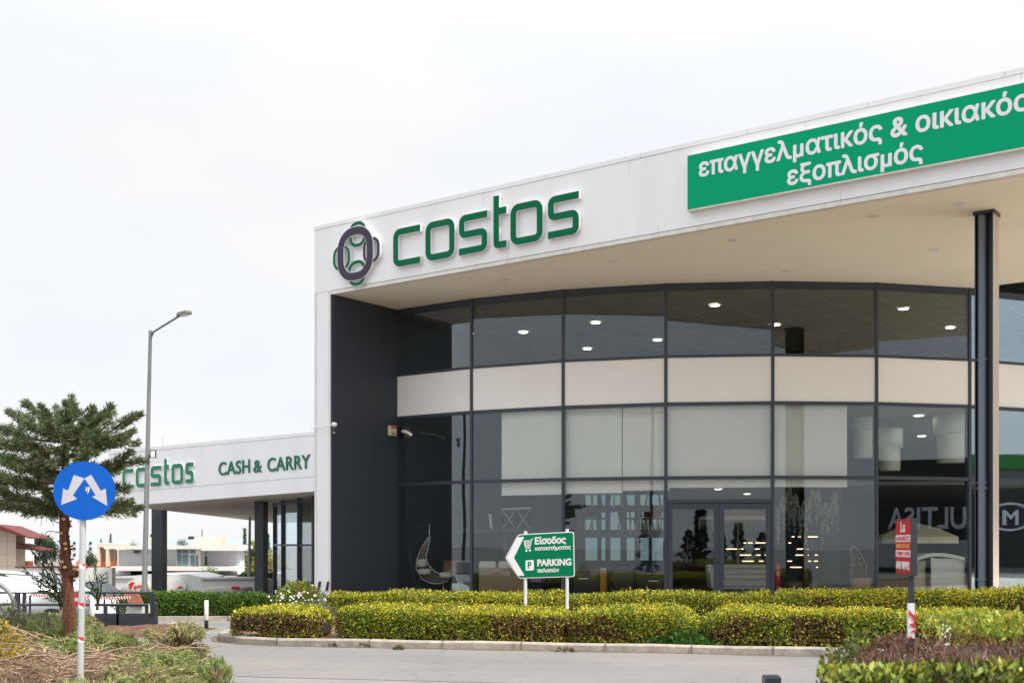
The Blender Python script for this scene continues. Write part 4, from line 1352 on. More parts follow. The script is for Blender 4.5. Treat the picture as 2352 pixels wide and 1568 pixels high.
for l in limbs[::5]: mb.tube(l, [.026, .02, .014, .009, .004], 6)
for l in [q for i, q in enumerate(limbs) if i % 5]: mb.tube(l, [.010, .007, .003], 5)
mb.build('limbs', M['bark'], tree)
TP = ([(.17, .225, .105), (.10, .145, .075), (.29, .34, .165), (.19, .15, .075), (.05, .075, .04)], [4, 4, 2.0, 1.2, 2])
P_, A_, N_, L_, W_, C_ = sprays(limbs, 560, .075, .0125, TP, 10, spread=.13)
leaves('crown', P_, A_, N_, L_, W_, C_, M['needle'], tree)

def debris(name, label, c, r, h, nl, pal, seed, per=760, L0=.075, W0=.0105, cat='branch pile', ang=None, spread=.16):
    rs = np.random.default_rng(seed)
    root = thing(name, label, cat, c)
    ls = []
    for k in range(nl):
        a = rs.uniform(0, 6.28) if ang is None else rs.normal(ang, .7)
        q = rs.random() ** .6 * r
        b = rs.uniform(0, 6.28)
        s = Vector(c) + Vector((math.cos(b) * q * .8, math.sin(b) * q * .8, h * (1 - (q / r) ** 2) * rs.uniform(.2, .8) + .02))
        l = rs.uniform(.35, .8) * r
        e = s + Vector((math.cos(a) * l, math.sin(a) * l * .8, rs.uniform(-.12, .22) * h + .05))
        e.z = max(e.z, .04)
        ls.append([s, s.lerp(e, .5) + Vector((0, 0, .05)), e])
    mb = MB()
    for l in ls: mb.tube(l, [.014, .010, .004], 5)
    mb.build('stems', M['twig'], root)
    P, A, N, L, W, C = sprays(ls, per, L0, W0, pal, seed + 1, spread=spread)
    P[:, 2] = np.maximum(P[:, 2], .01)
    leaves('sprays', P, A, N, L, W, C, M['needle'], root)
    return root
GPAL = ([(.30, .35, .11), (.19, .26, .08), (.46, .48, .19), (.10, .14, .05)], [4, 3, 2, 2])
OPAL = ([(.35, .36, .15), (.23, .25, .10), (.50, .45, .22), (.22, .15, .085)], [4, 3, 2, 1.5])
BPAL = ([(.33, .23, .16), (.46, .35, .26), (.20, .125, .085), (.13, .08, .055)], [4, 3, 3, 1])
gg = 'cut conifer branches lying by the roadside'
def gp_(x, y, z=0.0): 
    Y = F * (EYE - z) / (y - HY)
    return (gx(x, Y), Y, z)
for i, (x, y, r, h, nl, pal, lb) in enumerate((
        (215, 1512, .75, .38, 46, GPAL, 'green cut conifer branches just right of the blue sign pole'),
        (120, 1500, .80, .45, 50, GPAL, 'green cut conifer branches left of the blue sign pole'),
        (60, 1475, .7, .34, 40, OPAL, 'olive cut conifer branches at the fence by the left frame edge'),
        (150, 1462, .7, .36, 46, OPAL, 'soft green conifer heap under the tree trunk'),
        (385, 1575, .62, .36, 60, GPAL, 'lush green cut conifer heap nearest the road'),
        (405, 1530, .40, .42, 34, OPAL, 'conifer heap with a dark rooty clump sticking up by the road'),
        (330, 1600, .55, .30, 40, OPAL, 'olive cut conifer branches at the bottom edge between brown twigs'),
        (225, 1640, .6, .25, 40, GPAL, 'low green sprays in front of the brown twig pile'))):
    debris('cut_branches', lb, gp_(x, y), r, h, nl, pal, 100 + 3 * i)['group'] = gg
for i, (x, y, r, h, nl, lb) in enumerate(((90, 1600, .95, .40, 90, 'big pile of dead brown twigs at the bottom left corner'), (265, 1565, .65, .30, 70, 'pile of brown twigs right of the blue sign pole'), (20, 1540, .6, .36, 50, 'brown dead branches against the left frame edge'))):
    q = debris('twig_pile', lb, gp_(x, y), r, h, nl, BPAL, 140 + 3 * i, per=240, L0=.11, W0=.006, cat='twig pile', spread=.22)
    q['group'] = 'dead twig piles by the roadside'
    mb = MB()
    rs = random.Random(i)
    c = Vector(gp_(x, y))
    for k in range(42):
        a = rs.uniform(0, 6.28); b = rs.uniform(0, 6.28); l = rs.uniform(.3, .9)
        s = c + Vector((math.cos(b) * r * rs.random(), math.sin(b) * r * rs.random() * .7, rs.uniform(.1, h + .08)))
        e = s + Vector((math.cos(a) * l, math.sin(a) * l * .5, rs.uniform(-.2, .2)))
        e.z = max(e.z, .02)
        w = rs.uniform(.006, .018)
        mb.tube([s, s.lerp(e, .4) + Vector((rs.uniform(-.05, .05), 0, .05)), s.lerp(e, .75) + Vector((0, 0, rs.uniform(-.04, .05))), e], [w, w * .8, w * .6, w * .3], 5)
    mb.build('sticks', M['twig'], q)
# rooty clump
c = gp_(412, 1530)
rk = thing('root_clump', 'dark brown root clump poking up from the conifer heap by the road', 'root clump', c)
mb = MB(); rs = random.Random(8)
for k in range(60):
    a = rs.uniform(0, 6.28); s = Vector(c) + Vector((rs.uniform(-.12, .12), rs.uniform(-.1, .1), rs.uniform(0, .3)))
    e = s + Vector((math.cos(a) * .22, math.sin(a) * .2, rs.uniform(.0, .25)))
    mb.tube([s, s.lerp(e, .5) + Vector((0, 0, .04)), e], [.016, .011, .004], 5)
mb.build('roots', M['bark'], rk)
debris('cut_branches', 'yellow green sprays topping the dark root clump by the road', (c[0] + .05, c[1], .34), .20, .14, 16, OPAL, 170)['group'] = gg

shrub('shrub', 'bright yellow flowering bush at the left frame edge', (gx(-14, 14), 14.0, 0), .40, .74, 2400, ([(.42, .29, .03), (.26, .23, .04), (.12, .11, .035)], [3, 3, 3]), .05, 44)
shrub('shrub', 'grey green bush hiding the fence foot beside the trunk', (gx(120, 19), 19.0, 0), .9, .52, 6000, ([(.12, .14, .07), (.07, .085, .045), (.19, .20, .12), (.11, .08, .05)], [3, 3, 1.5, 1]), .075, 45, asp=.28)
shrub('shrub', 'grey leaved bush at the fence by the left frame edge', (gx(0, 19), 19.0, 0), .6, .52, 4000, ([(.10, .12, .06), (.06, .075, .04), (.17, .17, .11)], [3, 3, 1.5]), .07, 46, asp=.3)
def oleander(label, stems, seed, Y):
    rs = np.random.default_rng(seed)
    root = thing('oleander', label, 'shrub', (gx(stems[0][0], Y), Y, 0.0))
    mb = MB(); Ps, As = [], []
    for x0, y0, x1, y1, dy in stems:
        a, b = px(x0, y0, Y + dy), px(x1, y1, Y + dy)
        a.z = max(a.z, 0)
        m = a.lerp(b, .5) + Vector((.04, 0, .03))
        mb.tube([a, m, b], [.014, .010, .005], 6)
        k = int(46 * (b - a).length) + 8
        t = rs.uniform(.25, 1.0, k)
        for tt in t:
            Ps.append(tuple(a.lerp(b, tt)))
        d = np.array((b - a).normalized())
        As.append(d * .55 + rs.normal(size=(k, 3)) * .75 + np.array([0, 0, .15]))
    mb.build('stems', M['core_green'], root)
    P, A = np.array(Ps), np.concatenate(As)
    n = len(P)
    global rng
    rng = rs
    leaves('leaves', P, A, unit(n), rs.uniform(.09, .16, n), rs.uniform(.018, .028, n), pick([(.07, .10, .045), (.04, .06, .03), (.15, .19, .09)], [3, 3, 1.3], n), M['leaf'], root, fold=.1)
oleander('tall oleander with long narrow leaves in front of the white wall', [(150, 1400, 75, 1265, .2), (140, 1400, 100, 1270, 0), (150, 1400, 60, 1310, -.2), (150, 1400, 120, 1300, .1), (150, 1400, 95, 1320, -.3), (160, 1400, 140, 1240, .2), (160, 1400, 152, 1290, -.2), (155, 1400, 163, 1300, .2), (150, 1400, 85, 1345, .0), (150, 1390, 120, 1350, .2), (155, 1400, 135, 1275, -.2)], 51, 17.6)
oleander('thin sprig with narrow leaves right of the blue sign pole', [(222, 1400, 218, 1305, 0), (222, 1400, 232, 1320, .1), (225, 1400, 205, 1330, .1)], 52, 18.4)
oleander('narrow leaved shrub beside the planter with slatted lid', [(268, 1425, 262, 1360, 0), (272, 1425, 280, 1352, .1), (272, 1425, 250, 1370, .1), (275, 1430, 292, 1375, .0)], 53, 23.3)
shrub('weed', 'tall green weed at the roadside before the far drive', gp_(498, 1590), .16, .36, 260, ([(.15, .19, .05), (.08, .12, .03)], [1, 1]), .08, 47, 'weed', asp=.3, up=1.2)
shrub('weed', 'broad bright green leaves at the bottom edge near the sign pole', gp_(252, 1660), .16, .22, 50, ([(.12, .25, .03)], [1]), .16, 48, 'weed', asp=.4, up=1.0, core=False)
shrub('weed', 'thin weeds standing on the verge before the dirt patch', gp_(335, 1520), .22, .34, 240, ([(.17, .17, .07), (.10, .12, .05)], [1, 1]), .07, 49, 'weed', asp=.25, up=1.4)
# ------------------------------------------------------------------ signs and street furniture
# round blue sign
BY = 11.6
bp = thing('blue_sign', 'round blue sign with two downward white arrows on a grey pole', 'sign', (gx(187, BY), BY, 0))
top, bot = px(190.5, 1200, BY), px(184, 1600, BY)
t_ = (top - bot).normalized()
base = bot + t_ * (-bot.z / t_.z)
MB().tube([base, top + t_ * .5], .031, 18).build('pole', M['grey_post'], bp)
BP = Plane((gx(193.5, BY - .05), BY - .05), (1, 0.04), (0.04, -1))
sc_z = gz(1127, BY)
R = 70.5 / F * BY
mb = MB()
n = 56
ring0 = [BP(R * math.cos(2 * math.pi * k / n), sc_z + R * .955 * math.sin(2 * math.pi * k / n), 0) for k in range(n)]
mb.prism(ring0, BP.n * -.012)
mb.build('disc', M['sign_blue'], bp)
MB().prism([BP(R * .99 * math.cos(2 * math.pi * k / n), sc_z + R * .945 * math.sin(2 * math.pi * k / n), -.0125) for k in range(n)], BP.n * -.004).build('backing', M['grey_post'], bp)
k2 = BY / F
def bpt(x, y, o=0.0): return BP((x - 193.5) * k2, sc_z + (1127 - y) * k2, o)
for arrow in ([(170, 1100 - 9), (194.5, 1099), (168, 1137), (177, 1152 - 6), (141.5, 1159.5), (146, 1122), (157, 1127)],
              [(194.5, 1099), (209, 1090), (231, 1127), (242, 1122), (245.5, 1161.5), (211.5, 1141), (219.5, 1137)]):
    MB().prism([bpt(x, y, .0025) for x, y in arrow], BP.n * -.0025).build('arrow', M['arrow_grey'], bp)
MB().prism([bpt(x, y, .003) for x, y in ((198, 1119), (201, 1118), (199, 1129), (196.5, 1126))], BP.n * -.003).build('sticker', M['tape_white'], bp)
MB().prism([bpt(x, y, .003) for x, y in ((203, 1118), (206, 1118.5), (204, 1130), (200.5, 1134))], BP.n * -.003).build('sticker', M['tape_white'], bp)
for yb, yt in ((1306, 1294), (1396, 1383), (1474, 1461)):       # bits of warning tape round the pole
    a, b = base + t_ * ((gz(yb, BY) - base.z) / t_.z), base + t_ * ((gz(yt, BY) - base.z) / t_.z)
    w = MB().tube([a, b], .0325, 18).build('tape_band', M['tape_white'], bp)
    vs = []
    mb = MB()
    for i in range(7):
        q = math.radians(200 + i * 24)
        d = Vector((math.cos(q), math.sin(q), 0)) * .0335
        f = i / 6 if yb != 1306 else max(0, (i - 3) / 3)
        f0 = 0 if yb != 1306 else .0
        up = b + d
        lo = (b.lerp(a, .95 * f) if yb != 1306 else b.lerp(a, .75 * f)) + d
        vs += [up, lo]
    mb.add(vs, [(2 * i, 2 * i + 1, 2 * i + 3, 2 * i + 2) for i in range(6)])
    mb.build('red_stripe', M['tape_red'], w)

# green arrow sign in the planting bed
GY = 20.4
gr = thing('arrow_sign', 'green arrow shaped parking sign on two white posts between the hedges', 'sign', (gx(1255, GY), GY, .1))
GS = Plane((gx(1160, GY + .05), GY + .05), (1, -.10), (-.10, -1))
kk = GY / F
def gpt(x, y, o=0.0): return GS((x - 1160) * kk * 1.005, EYE + (HY - y) * kk * .995, o)
def rpoly(pts, r):                       # polygon with rounded corners
    out = []
    for i in range(len(pts)):
        p, a, b = Vector(pts[i]), Vector(pts[i - 1]), Vector(pts[(i + 1) % len(pts)])
        p0 = p + (a - p).normalized() * r; p1 = p + (b - p).normalized() * r
        for k in range(5):
            t = k / 4
            out.append(p0 * (1 - t) ** 2 + p * 2 * t * (1 - t) + p1 * t * t)
    return [tuple(q) for q in out]
def shrink(pts, d):
    c = Vector((1245, 1274))
    out = []
    n = len(pts)
    P = [Vector(p) for p in pts]
    for i in range(n):
        e0 = (P[i] - P[i - 1]).normalized(); e1 = (P[(i + 1) % n] - P[i]).normalized()
        n0 = Vector((-e0.y, e0.x)); n1 = Vector((-e1.y, e1.x))
        if n0.dot(c - P[i]) < 0: n0 = -n0
        if n1.dot(c - P[i]) < 0: n1 = -n1
        m = (n0 + n1) / (1 + n0.dot(n1))
        out.append(tuple(P[i] + m * d))
    return out
outl = [(1160, 1281), (1190, 1226), (1318, 1219.5), (1320, 1324), (1192, 1328.5)]
MB().prism([gpt(x, y, 0) for x, y in rpoly(outl, 6)], GS.n * -.02).build('border', M['letter_white'], gr)
MB().prism([gpt(x, y, .003) for x, y in rpoly(shrink(outl, 2.3), 5)], GS.n * -.003).build('sign_face', M['green_road_sign'], gr)
MB().prism([gpt(x, y, .0055) for x, y in ((1163.5, 1281), (1189, 1233), (1204, 1232), (1180.5, 1280.5), (1205, 1321), (1190, 1322))], GS.n * -.0025).build('chevron', M['sign_white'], gr)
class Skew:                              # writing that follows the sign's slight tilt
    def __call__(s, a, z, o): return gpt(a, z, o)
def sign_text(t, x0, x1, y, bold, hs=1.0, tilt=-.05):
    me = fat(text_mesh(t), bold)
    co = np.array([v.co[:] for v in me.vertices])
    xa, xb = co[:, 0].min(), co[:, 0].max()
    k = (x1 - x0) / (xb - xa)
    for v, c in zip(me.vertices, co):
        x = x0 + (c[0] - xa) * k
        v.co = gpt(x, y + (x - x0) * tilt - c[1] * k * hs, .003 + (c[2] + 1) / 2 * .003)
    me.materials.append(M['letter_white'])
    return link('lettering', me, gr)
sign_text('Είσοδος', 1228.5, 1300, 1249, .05, 1.1, -.045)
sign_text('καταστήματος', 1229, 1311, 1263.5, .04, 1.0, -.045)
sign_text('PARKING', 1234, 1312, 1299, .05, 1.1, -.03)
sign_text('πελατών', 1234, 1284, 1314, .05, 1.05, -.03)
mb = MB()
mb.prism([gpt(x, y, .0055) for x, y in rpoly([(1207, 1286.5), (1226, 1285), (1226.5, 1309), (1207.5, 1310)], 2.5)], GS.n * -.0025)
mb.build('parking_square', M['sign_white'], gr)
me = fat(text_mesh('P'), .03)
co = np.array([v.co[:] for v in me.vertices])
for v, c in zip(me.vertices, co): v.co = gpt(1211.5 + c[0] / .6 * 10.5, 1304.5 - c[1] * 21, .0058 + (c[2] + 1) / 2 * .002)
me.materials.append(M['green_road_sign'])
link('parking_letter', me, gr)
mb = MB()                                # shopping trolley pictogram
def seg(pts, w, o1=.0055):
    L, R_ = ribbon([Vector(p) for p in pts], w)
    mb.strip(lambda a, z, o: gpt(a, z, o), L, R_, .003, o1)
seg([(1203, 1241.5), (1219, 1240.5)], 1.8)
seg([(1203.5, 1241), (1206.5, 1256)], 1.6)
seg([(1225, 1236.5), (1221.5, 1237), (1217.5, 1255.5)], 1.8)
seg([(1204.5, 1246.2), (1219.5, 1245.4)], 1.5)
seg([(1205.5, 1250.8), (1218.5, 1250)], 1.5)
seg([(1206, 1255.5), (1218, 1254.8)], 2.0)
seg([(1207.5, 1259), (1218, 1258.2)], 1.6)
for x in (1207, 1210.5, 1214): seg([(x, 1241), (x + .6, 1255)], 1.4)
mb.build('trolley_symbol', M['sign_white'], gr)
for x, y in ((1209, 1264), (1217.3, 1263.4)):
    MB().prism([gpt(x + 2.6 * math.cos(q * math.pi / 6), y + 2.6 * math.sin(q * math.pi / 6), .0055) for q in range(12)], GS.n * -.0025).build('trolley_wheel', M['sign_white'], gr)
M['white_post'] = mat('white_post', (.72, .73, .76), .4, var=.05)
for x, yt in ((1206.5, 1219), (1302, 1214)):
    a = gpt(x, yt, -.035); b = Vector((gx(x, GY + .02), a.y, .05))
    MB().tube([b, a], .030, 14).build('post', M['white_post'], gr)
# red placard on a dark post in the near bush
RY = 10.1
rd = thing('red_placard', 'small red notice board with white and orange lines on a dark post', 'sign', (gx(2088, RY), RY, 0))
p0, p1 = px(2058, 1190, 10.1), px(2092, 1183, 9.44)
dvec = Vector((p1.x - p0.x, p1.y - p0.y, 0)).normalized()
RP = Plane((p0.x, p0.y), (dvec.x, dvec.y), (dvec.y, -dvec.x))
RL = (Vector((p1.x, p1.y)) - Vector((p0.x, p0.y))).length
z1, z0 = 1.815, 1.35
mb = MB()
mb.prism([RP(0, z0, 0), RP(RL, z0, 0), RP(RL, z1, 0), RP(0, z1, 0)], RP.n * -.05)
mb.build('board', M['steel'], rd)
mb = MB()
MB().prism([RP(.006, z0 + .01, .002), RP(RL - .006, z0 + .01, .002), RP(RL - .006, z1 - .004, .002), RP(.006, z1 - .004, .002)], RP.n * -.002).build('red_face', M['sign_red'], rd)
H = z1 - z0
def rtext(t, f0, f1, zf, m, bold, a0=.05, a1=.95, hs=None):
    me = fat(text_mesh(t), bold)
    co = np.array([v.co[:] for v in me.vertices])
    xa, xb = co[:, 0].min(), co[:, 0].max()
    ya, yb = co[:, 1].min(), co[:, 1].max()
    for v, c in zip(me.vertices, co):
        v.co = RP(RL * (a0 + (a1 - a0) * (c[0] - xa) / (xb - xa)), z0 + H * (f0 + (f1 - f0) * (c[1] - ya) / (yb - ya)), .0035 + (c[2] + 1) / 2 * .0015)
    me.materials.append(m)
    return link('lettering', me, rd)
def rband(f0, f1, m, nm): return MB().prism([RP(.008, z0 + H * f0, .0035), RP(RL - .008, z0 + H * f0, .0035), RP(RL - .008, z0 + H * f1, .0035), RP(.008, z0 + H * f1, .0035)], RP.n * -.0014).build(nm, m, rd)
rtext('G', .76, .90, 0, M['letter_white'], .06, .50, .66)
rtext('L', .765, .955, 0, M['print_grey'], .03, .36, .48)
rband(.593, .713, M['print_grey'], 'white_band')
rtext('ΑΝΑΚΑΙΝΙΣΕΙΣ', .61, .695, 0, M['sign_red'], .02)
rtext('ΕΙΔΙΚΕΣ ΕΡΓΑΣΙΕΣ', .48, .555, 0, M['orange'], .05)
rband(.325, .44, M['print_grey'], 'white_band')
rtext('ΤΕΧΝΙΚΗ ΕΤΑΙΡΙΑ', .345, .42, 0, M['sign_red'], .02)
rtext('6945 989992', .10, .245, 0, M['letter_white'], .05)
for f in (.055, .955): rband(f, f + .012, M['print_dark'] if 'print_dark' in M else M['steel'], 'thin_line')
pc = RP(RL * .80, 0, -.025)
RY = pc.y
MB().box((pc.x, pc.y, (z0 + .42) / 2 + .1), (.05, .042, z0 - .25), RP.rz()).build('post', M['steel'], rd)
wr = MB().box((pc.x, pc.y, gz(1424, RY)), (.058, .050, 80 / F * RY), RP.rz()).build('tape_wrap', M['tape_white'], rd)
PT = Plane((pc.x - .029, pc.y - .0345), (1, 0), (0, -1))
for k, (a, b, c) in enumerate((((0, 1398), (.0, 1412), (.045, 1413)), ((.02, 1411), (.056, 1410), (.056, 1436)), ((.0, 1432), (.056, 1428), (.056, 1442)), ((.014, 1447), (.056, 1444), (.056, 1453)), ((0, 1461), (.04, 1459), (0, 1470)))):
    MB().prism([PT(q[0], gz(q[1], RY), .001) for q in (a, b, c)], PT.n * -.001).build('red_stripe', M['tape_red'], wr)

# bollards
def bollard(label, x, yb, yt, ysplit, r, z=0.0, first=None):
    Y = F * (EYE - z) / (yb - HY)
    return (gx(x, Y), Y, z), (yb - yt) / F * Y
bpos, bh_ = bollard('', 474, 1446, 1378, 1424, 0)
b0 = thing('bollard', 'slim bollard with white top standing alone on the far drive', 'bollard', bpos, group='dark bollards with white reflective tops')
MB().lathe([(0, 0), (.038, 0), (.038, bh_ * .33)], (0, 0, 0), 16).build('base', M['steel'], b0, True)
MB().lathe([(.038, bh_ * .33), (.040, bh_ * .335), (.040, bh_ * .985), (.03, bh_), (0, bh_)], (0, 0, 0), 16).build('reflective_sleeve', M['white_plastic'], b0, True)
p, h = bollard('', 212, 1450, 1366, 0, 0)
dup(b0, p, label='slim bollard with white top in front of the dark fence plinth', scale=(1.05, 1.05, h / bh_))
nb2 = dup(b0, (gx(2169, 11.3), 11.3, .02), label='white bollard with dark cap almost buried in leaves behind the near bush', scale=(1.5, 1.5, (gz(1421, 11.3) - .02) / bh_))
MB().lathe([(.041, bh_ * .955), (.041, bh_ * 1.0), (0, bh_ * 1.005)], (0, 0, 0), 16).build('cap', M['steel'], nb2, True)
db = thing('bollard', 'dark square bollard top at the bottom frame edge by the near bush', 'bollard', (gx(1772, 11.2), 11.2, 0))
hb = gz(1552, 11.2)
MB().box((gx(1772, 11.2), 11.2, hb / 2), (.155, .155, hb)).build('post', M['steel'], db, bevel=.008)
MB().box((gx(1772, 11.2), 11.2, hb + .004), (.13, .13, .012)).build('cap', M['frame'], db)
# a small dark post stub and a dark trough in the verge
p = gp_(373, 1488)
st = thing('post_stub', 'short dark square post stub among the cut branches', 'post', p)
MB().box((p[0], p[1], .10), (.075, .075, .22)).build('post', M['steel'], st, bevel=.006)
p = gp_(478, 1552)
tr_ = thing('metal_trough', 'dark open metal trough lying at the road edge by the branches', 'trough', p)
w_ = 54 / F * p[1]
MB().box((p[0], p[1] + .12, .10), (w_, .02, .16), .03).build('back_wall', M['steel'], tr_)
MB().box((p[0], p[1] - .12, .04), (w_, .02, .06), .03).build('front_wall', M['steel'], tr_)
MB().box((p[0], p[1], .015), (w_ - .01, .22, .012), .03).build('floor', M['black'], tr_)

# street lamp
LY = 25.5
lp = thing('street_lamp', 'tall galvanised street lamp with an angled arm rising over the low wing', 'street lamp', (gx(331, LY), LY, 0))
bt, tp = px(331, 1385, LY), px(345.5, 759, LY)
d = (tp - bt)
g0 = bt - d * (bt.z / d.z)
MB().tube([g0, bt.lerp(tp, .5), tp], [.062, .050, .036], 14).build('pole', M['galv'], lp)
arm0, arm1 = px(346, 766, LY), px(410, 726.5, LY - .4)
mb = MB()
mb.tube([arm0, arm1], .024, 10)
mb.tube([px(346.5, 778, LY), px(350, 770, LY), px(353, 762.5, LY - .03)], .016, 8)
mb.build('arm', M['galv'], lp)
mb = MB()
a, b = px(409, 727, LY - .4), px(437, 718.5, LY - .55)
dd = (b - a).normalized()
sd = Vector((-.25, -.95, 0)).normalized()
sd = (sd - dd * sd.dot(dd)).normalized()
up = dd.cross(sd)
if up.z < 0: up = -up
L_ = (b - a).length
mb.prism([a - sd * .05, a + dd * L_ * .3 - sd * .12, a + dd * L_ * .9 - sd * .10, b, a + dd * L_ * .9 + sd * .10, a + dd * L_ * .3 + sd * .12, a + sd * .05], up * .05)
mb.build('lamp_head', M['galv'], lp)
mb = MB()
mb.prism([a + dd * L_ * .35 - sd * .085 - up * .002, a + dd * L_ * .85 - sd * .075 - up * .002, a + dd * L_ * .85 + sd * .075 - up * .002, a + dd * L_ * .35 + sd * .085 - up * .002], up * -.015)
mb.build('lens', M['white_plastic'], lp)
fl_ = thing('floodlight', 'small square floodlight clamped to the street lamp pole', 'floodlight', px(344, 1043, LY))
c = px(352, 1042, LY - .08)
mb = MB()
for sx_, sz_, w, h in ((-.055, 0, .012, .16), (.055, 0, .012, .16), (0, .08, .122, .012), (0, -.08, .122, .012)):
    mb.box(c + Vector((sx_, 0, sz_)), (w, .05, h))
mb.build('housing', M['steel'], fl_)
MB().box(c + Vector((0, -.005, 0)), (.097, .03, .147)).build('glass', M['white_plastic'], fl_)
MB().tube([px(339, 1050, LY), c + Vector((-.06, .02, -.05))], .012, 6).build('bracket', M['steel'], fl_)

# fence with dark plinth, rails and warning tape
FY = 22.3
fe = thing('metal_fence', 'dark grey railing with a solid plinth at the dug up drive', 'fence', (gx(200, FY), FY, 0))
def fx(x, y, Y=FY): return px(x, y, Y)
MB().prism([fx(150, 1446), fx(358, 1441), fx(358, 1385), fx(350, 1385), fx(350, 1408), fx(150, 1409)], (0, .14, 0)).build('plinth', M['anthracite'], fe)
MB().beam(fx(345, 1364), fx(350.5, 1410), .05, .05).build('post', M['steel'], fe)
MB().prism([fx(350, 1362), fx(353.5, 1362), fx(353.5, 1386), fx(350, 1386)], (0, .06, 0)).build('post', M['steel'], fe)
for x0, x1, y0, y1, r in ((-20, 345, 1360.5, 1360, .020), (-20, 340, 1387.5, 1388.5, .026), (205, 352, 1360, 1359.5, .018), (250, 340, 1389, 1389.5, .02)):
    MB().tube([fx(x0, y0), fx(x1, y1)], r, 8).build('rail', M['steel'], fe)
for x, w, yt in ((39, .085, 1361), (27, .06, 1395), (55, .06, 1362), (68, .03, 1366), (157, .05, 1388), (239, .03, 1360), (243.5, .045, 1388), (270, .04, 1388), (336, .05, 1388)):
    yb_ = 1440 if x != 243.5 else 1450
    MB().box((gx(x, FY - (.3 if x == 243.5 else 0)), FY - (.3 if x == 243.5 else -.02), gz(yt, FY) / 2), (w, w, gz(yt, FY))).build('post', M['steel'], fe)
tape = thing('warning_tape', 'red and white warning tape stretched along the dark railing', 'tape', fx(150, 1366, FY - .15))
def tape_run(a, b, sag, n, h):
    for par, m in ((0, M['tape_red']), (1, M['tape_white'])):
        mb = MB()
        for i in range(n):
            if i % 2 != par: continue
            q = []
            for t, off in ((i / n, .35), ((i + 1) / n, .35), ((i + 1) / n, -.35), (i / n, -.35)):
                tt = t + off / n
                p = a.lerp(b, min(1, max(0, tt))) + Vector((0, 0, -sag * 4 * tt * (1 - tt)))
                q.append(p + Vector((0, 0, -h / 2 if off > 0 else h / 2)))
            mb.prism(q, (0, .004, 0))
        mb.build('red_stripes' if par == 0 else 'white_stripes', m, tape)
tape_run(fx(70, 1365, FY - .2), fx(300, 1371, FY - .2), .035, 74, .052)
tape_run(fx(58, 1390, FY - .2), fx(62, 1366, FY - .2), .0, 8, .05)
ne = thing('no_entry_sign', 'small red no entry sign half hidden by the blue sign pole', 'sign', px(182, 1376, 16.4))
c = px(180, 1376, 16.4)
NP = Plane((c.x, c.y), (.80, -.60), (-.60, -.80))
rr_ = 19.5 / F * 16.4
for rad_, o0, m, nm in ((rr_, 0, M['tape_red'], 'disc'),):
    MB().prism([NP(rad_ * math.cos(q * math.pi / 16), c.z + rad_ * math.sin(q * math.pi / 16), o0) for q in range(32)], NP.n * -.01).build(nm, m, ne)
MB().prism([NP(-rr_ * .72, c.z - rr_ * .2, .003), NP(rr_ * .72, c.z - rr_ * .2, .003), NP(rr_ * .72, c.z + rr_ * .2, .003), NP(-rr_ * .72, c.z + rr_ * .2, .003)], NP.n * -.003).build('white_bar', M['tape_white'], ne)
MB().tube([Vector((c.x, c.y + .03, 0)), c + Vector((0, .03, .05))], .02, 8).build('post', M['steel'], ne)
# planter-like bin with slatted terracotta lid
WY = 24.0
wb = thing('well_box', 'white concrete box with a sloping slatted terracotta lid behind the fence', 'box', (gx(310, WY), WY, 0))
MB().prism([fx(288, 1440, WY), fx(326, 1440, WY), fx(326, 1389, WY), fx(288, 1389, WY)], (0, .55, 0)).build('body', mat('box_concrete', (.62, .60, .56), .9, var=.12), wb)
M['terracotta'] = mat('terracotta', (.24, .085, .045), .7, var=.25, vscale=14)
mb = MB()
for k in range(7):
    a, b = 282 + k * 5.1, 296 + k * 4.9
    mb.prism([fx(a, 1355, WY + .25), fx(a + 3.1, 1355, WY + .25), fx(b + 3.1, 1386, WY - .15), fx(b, 1386, WY - .15)], (0, .03, -.03))
mb.prism([fx(281, 1358, WY + .33), fx(317, 1356, WY + .33), fx(331, 1387, WY - .07), fx(297, 1388, WY - .07)], (0, .02, -.04))
mb.build('lid', M['terracotta'], wb)
# white frame of a manhole on the dirt and a blue lid
p = gp_(415, 1443)
mh = thing('concrete_frame', 'pale square concrete frame lying flat on the dug earth', 'frame', p)
mb = MB()
q = [Vector((*gp_(x, y)[:2], .05)) for x, y in ((383, 1444), (410, 1436), (448, 1441), (418, 1451))]
for i in range(4): mb.beam(q[i], q[(i + 1) % 4], .11, .07)
mb.build('frame', M['concrete'], mh)
p = gp_(387, 1469)
mbx = thing('blue_plastic_disc', 'flat blue plastic disc on the dug earth', 'disc', p)
MB().lathe([(0, .02), (.10, .018), (.12, 0.0)], (p[0], p[1], .045), 16, sx=1.1).build('disc', M['sign_blue'], mbx)

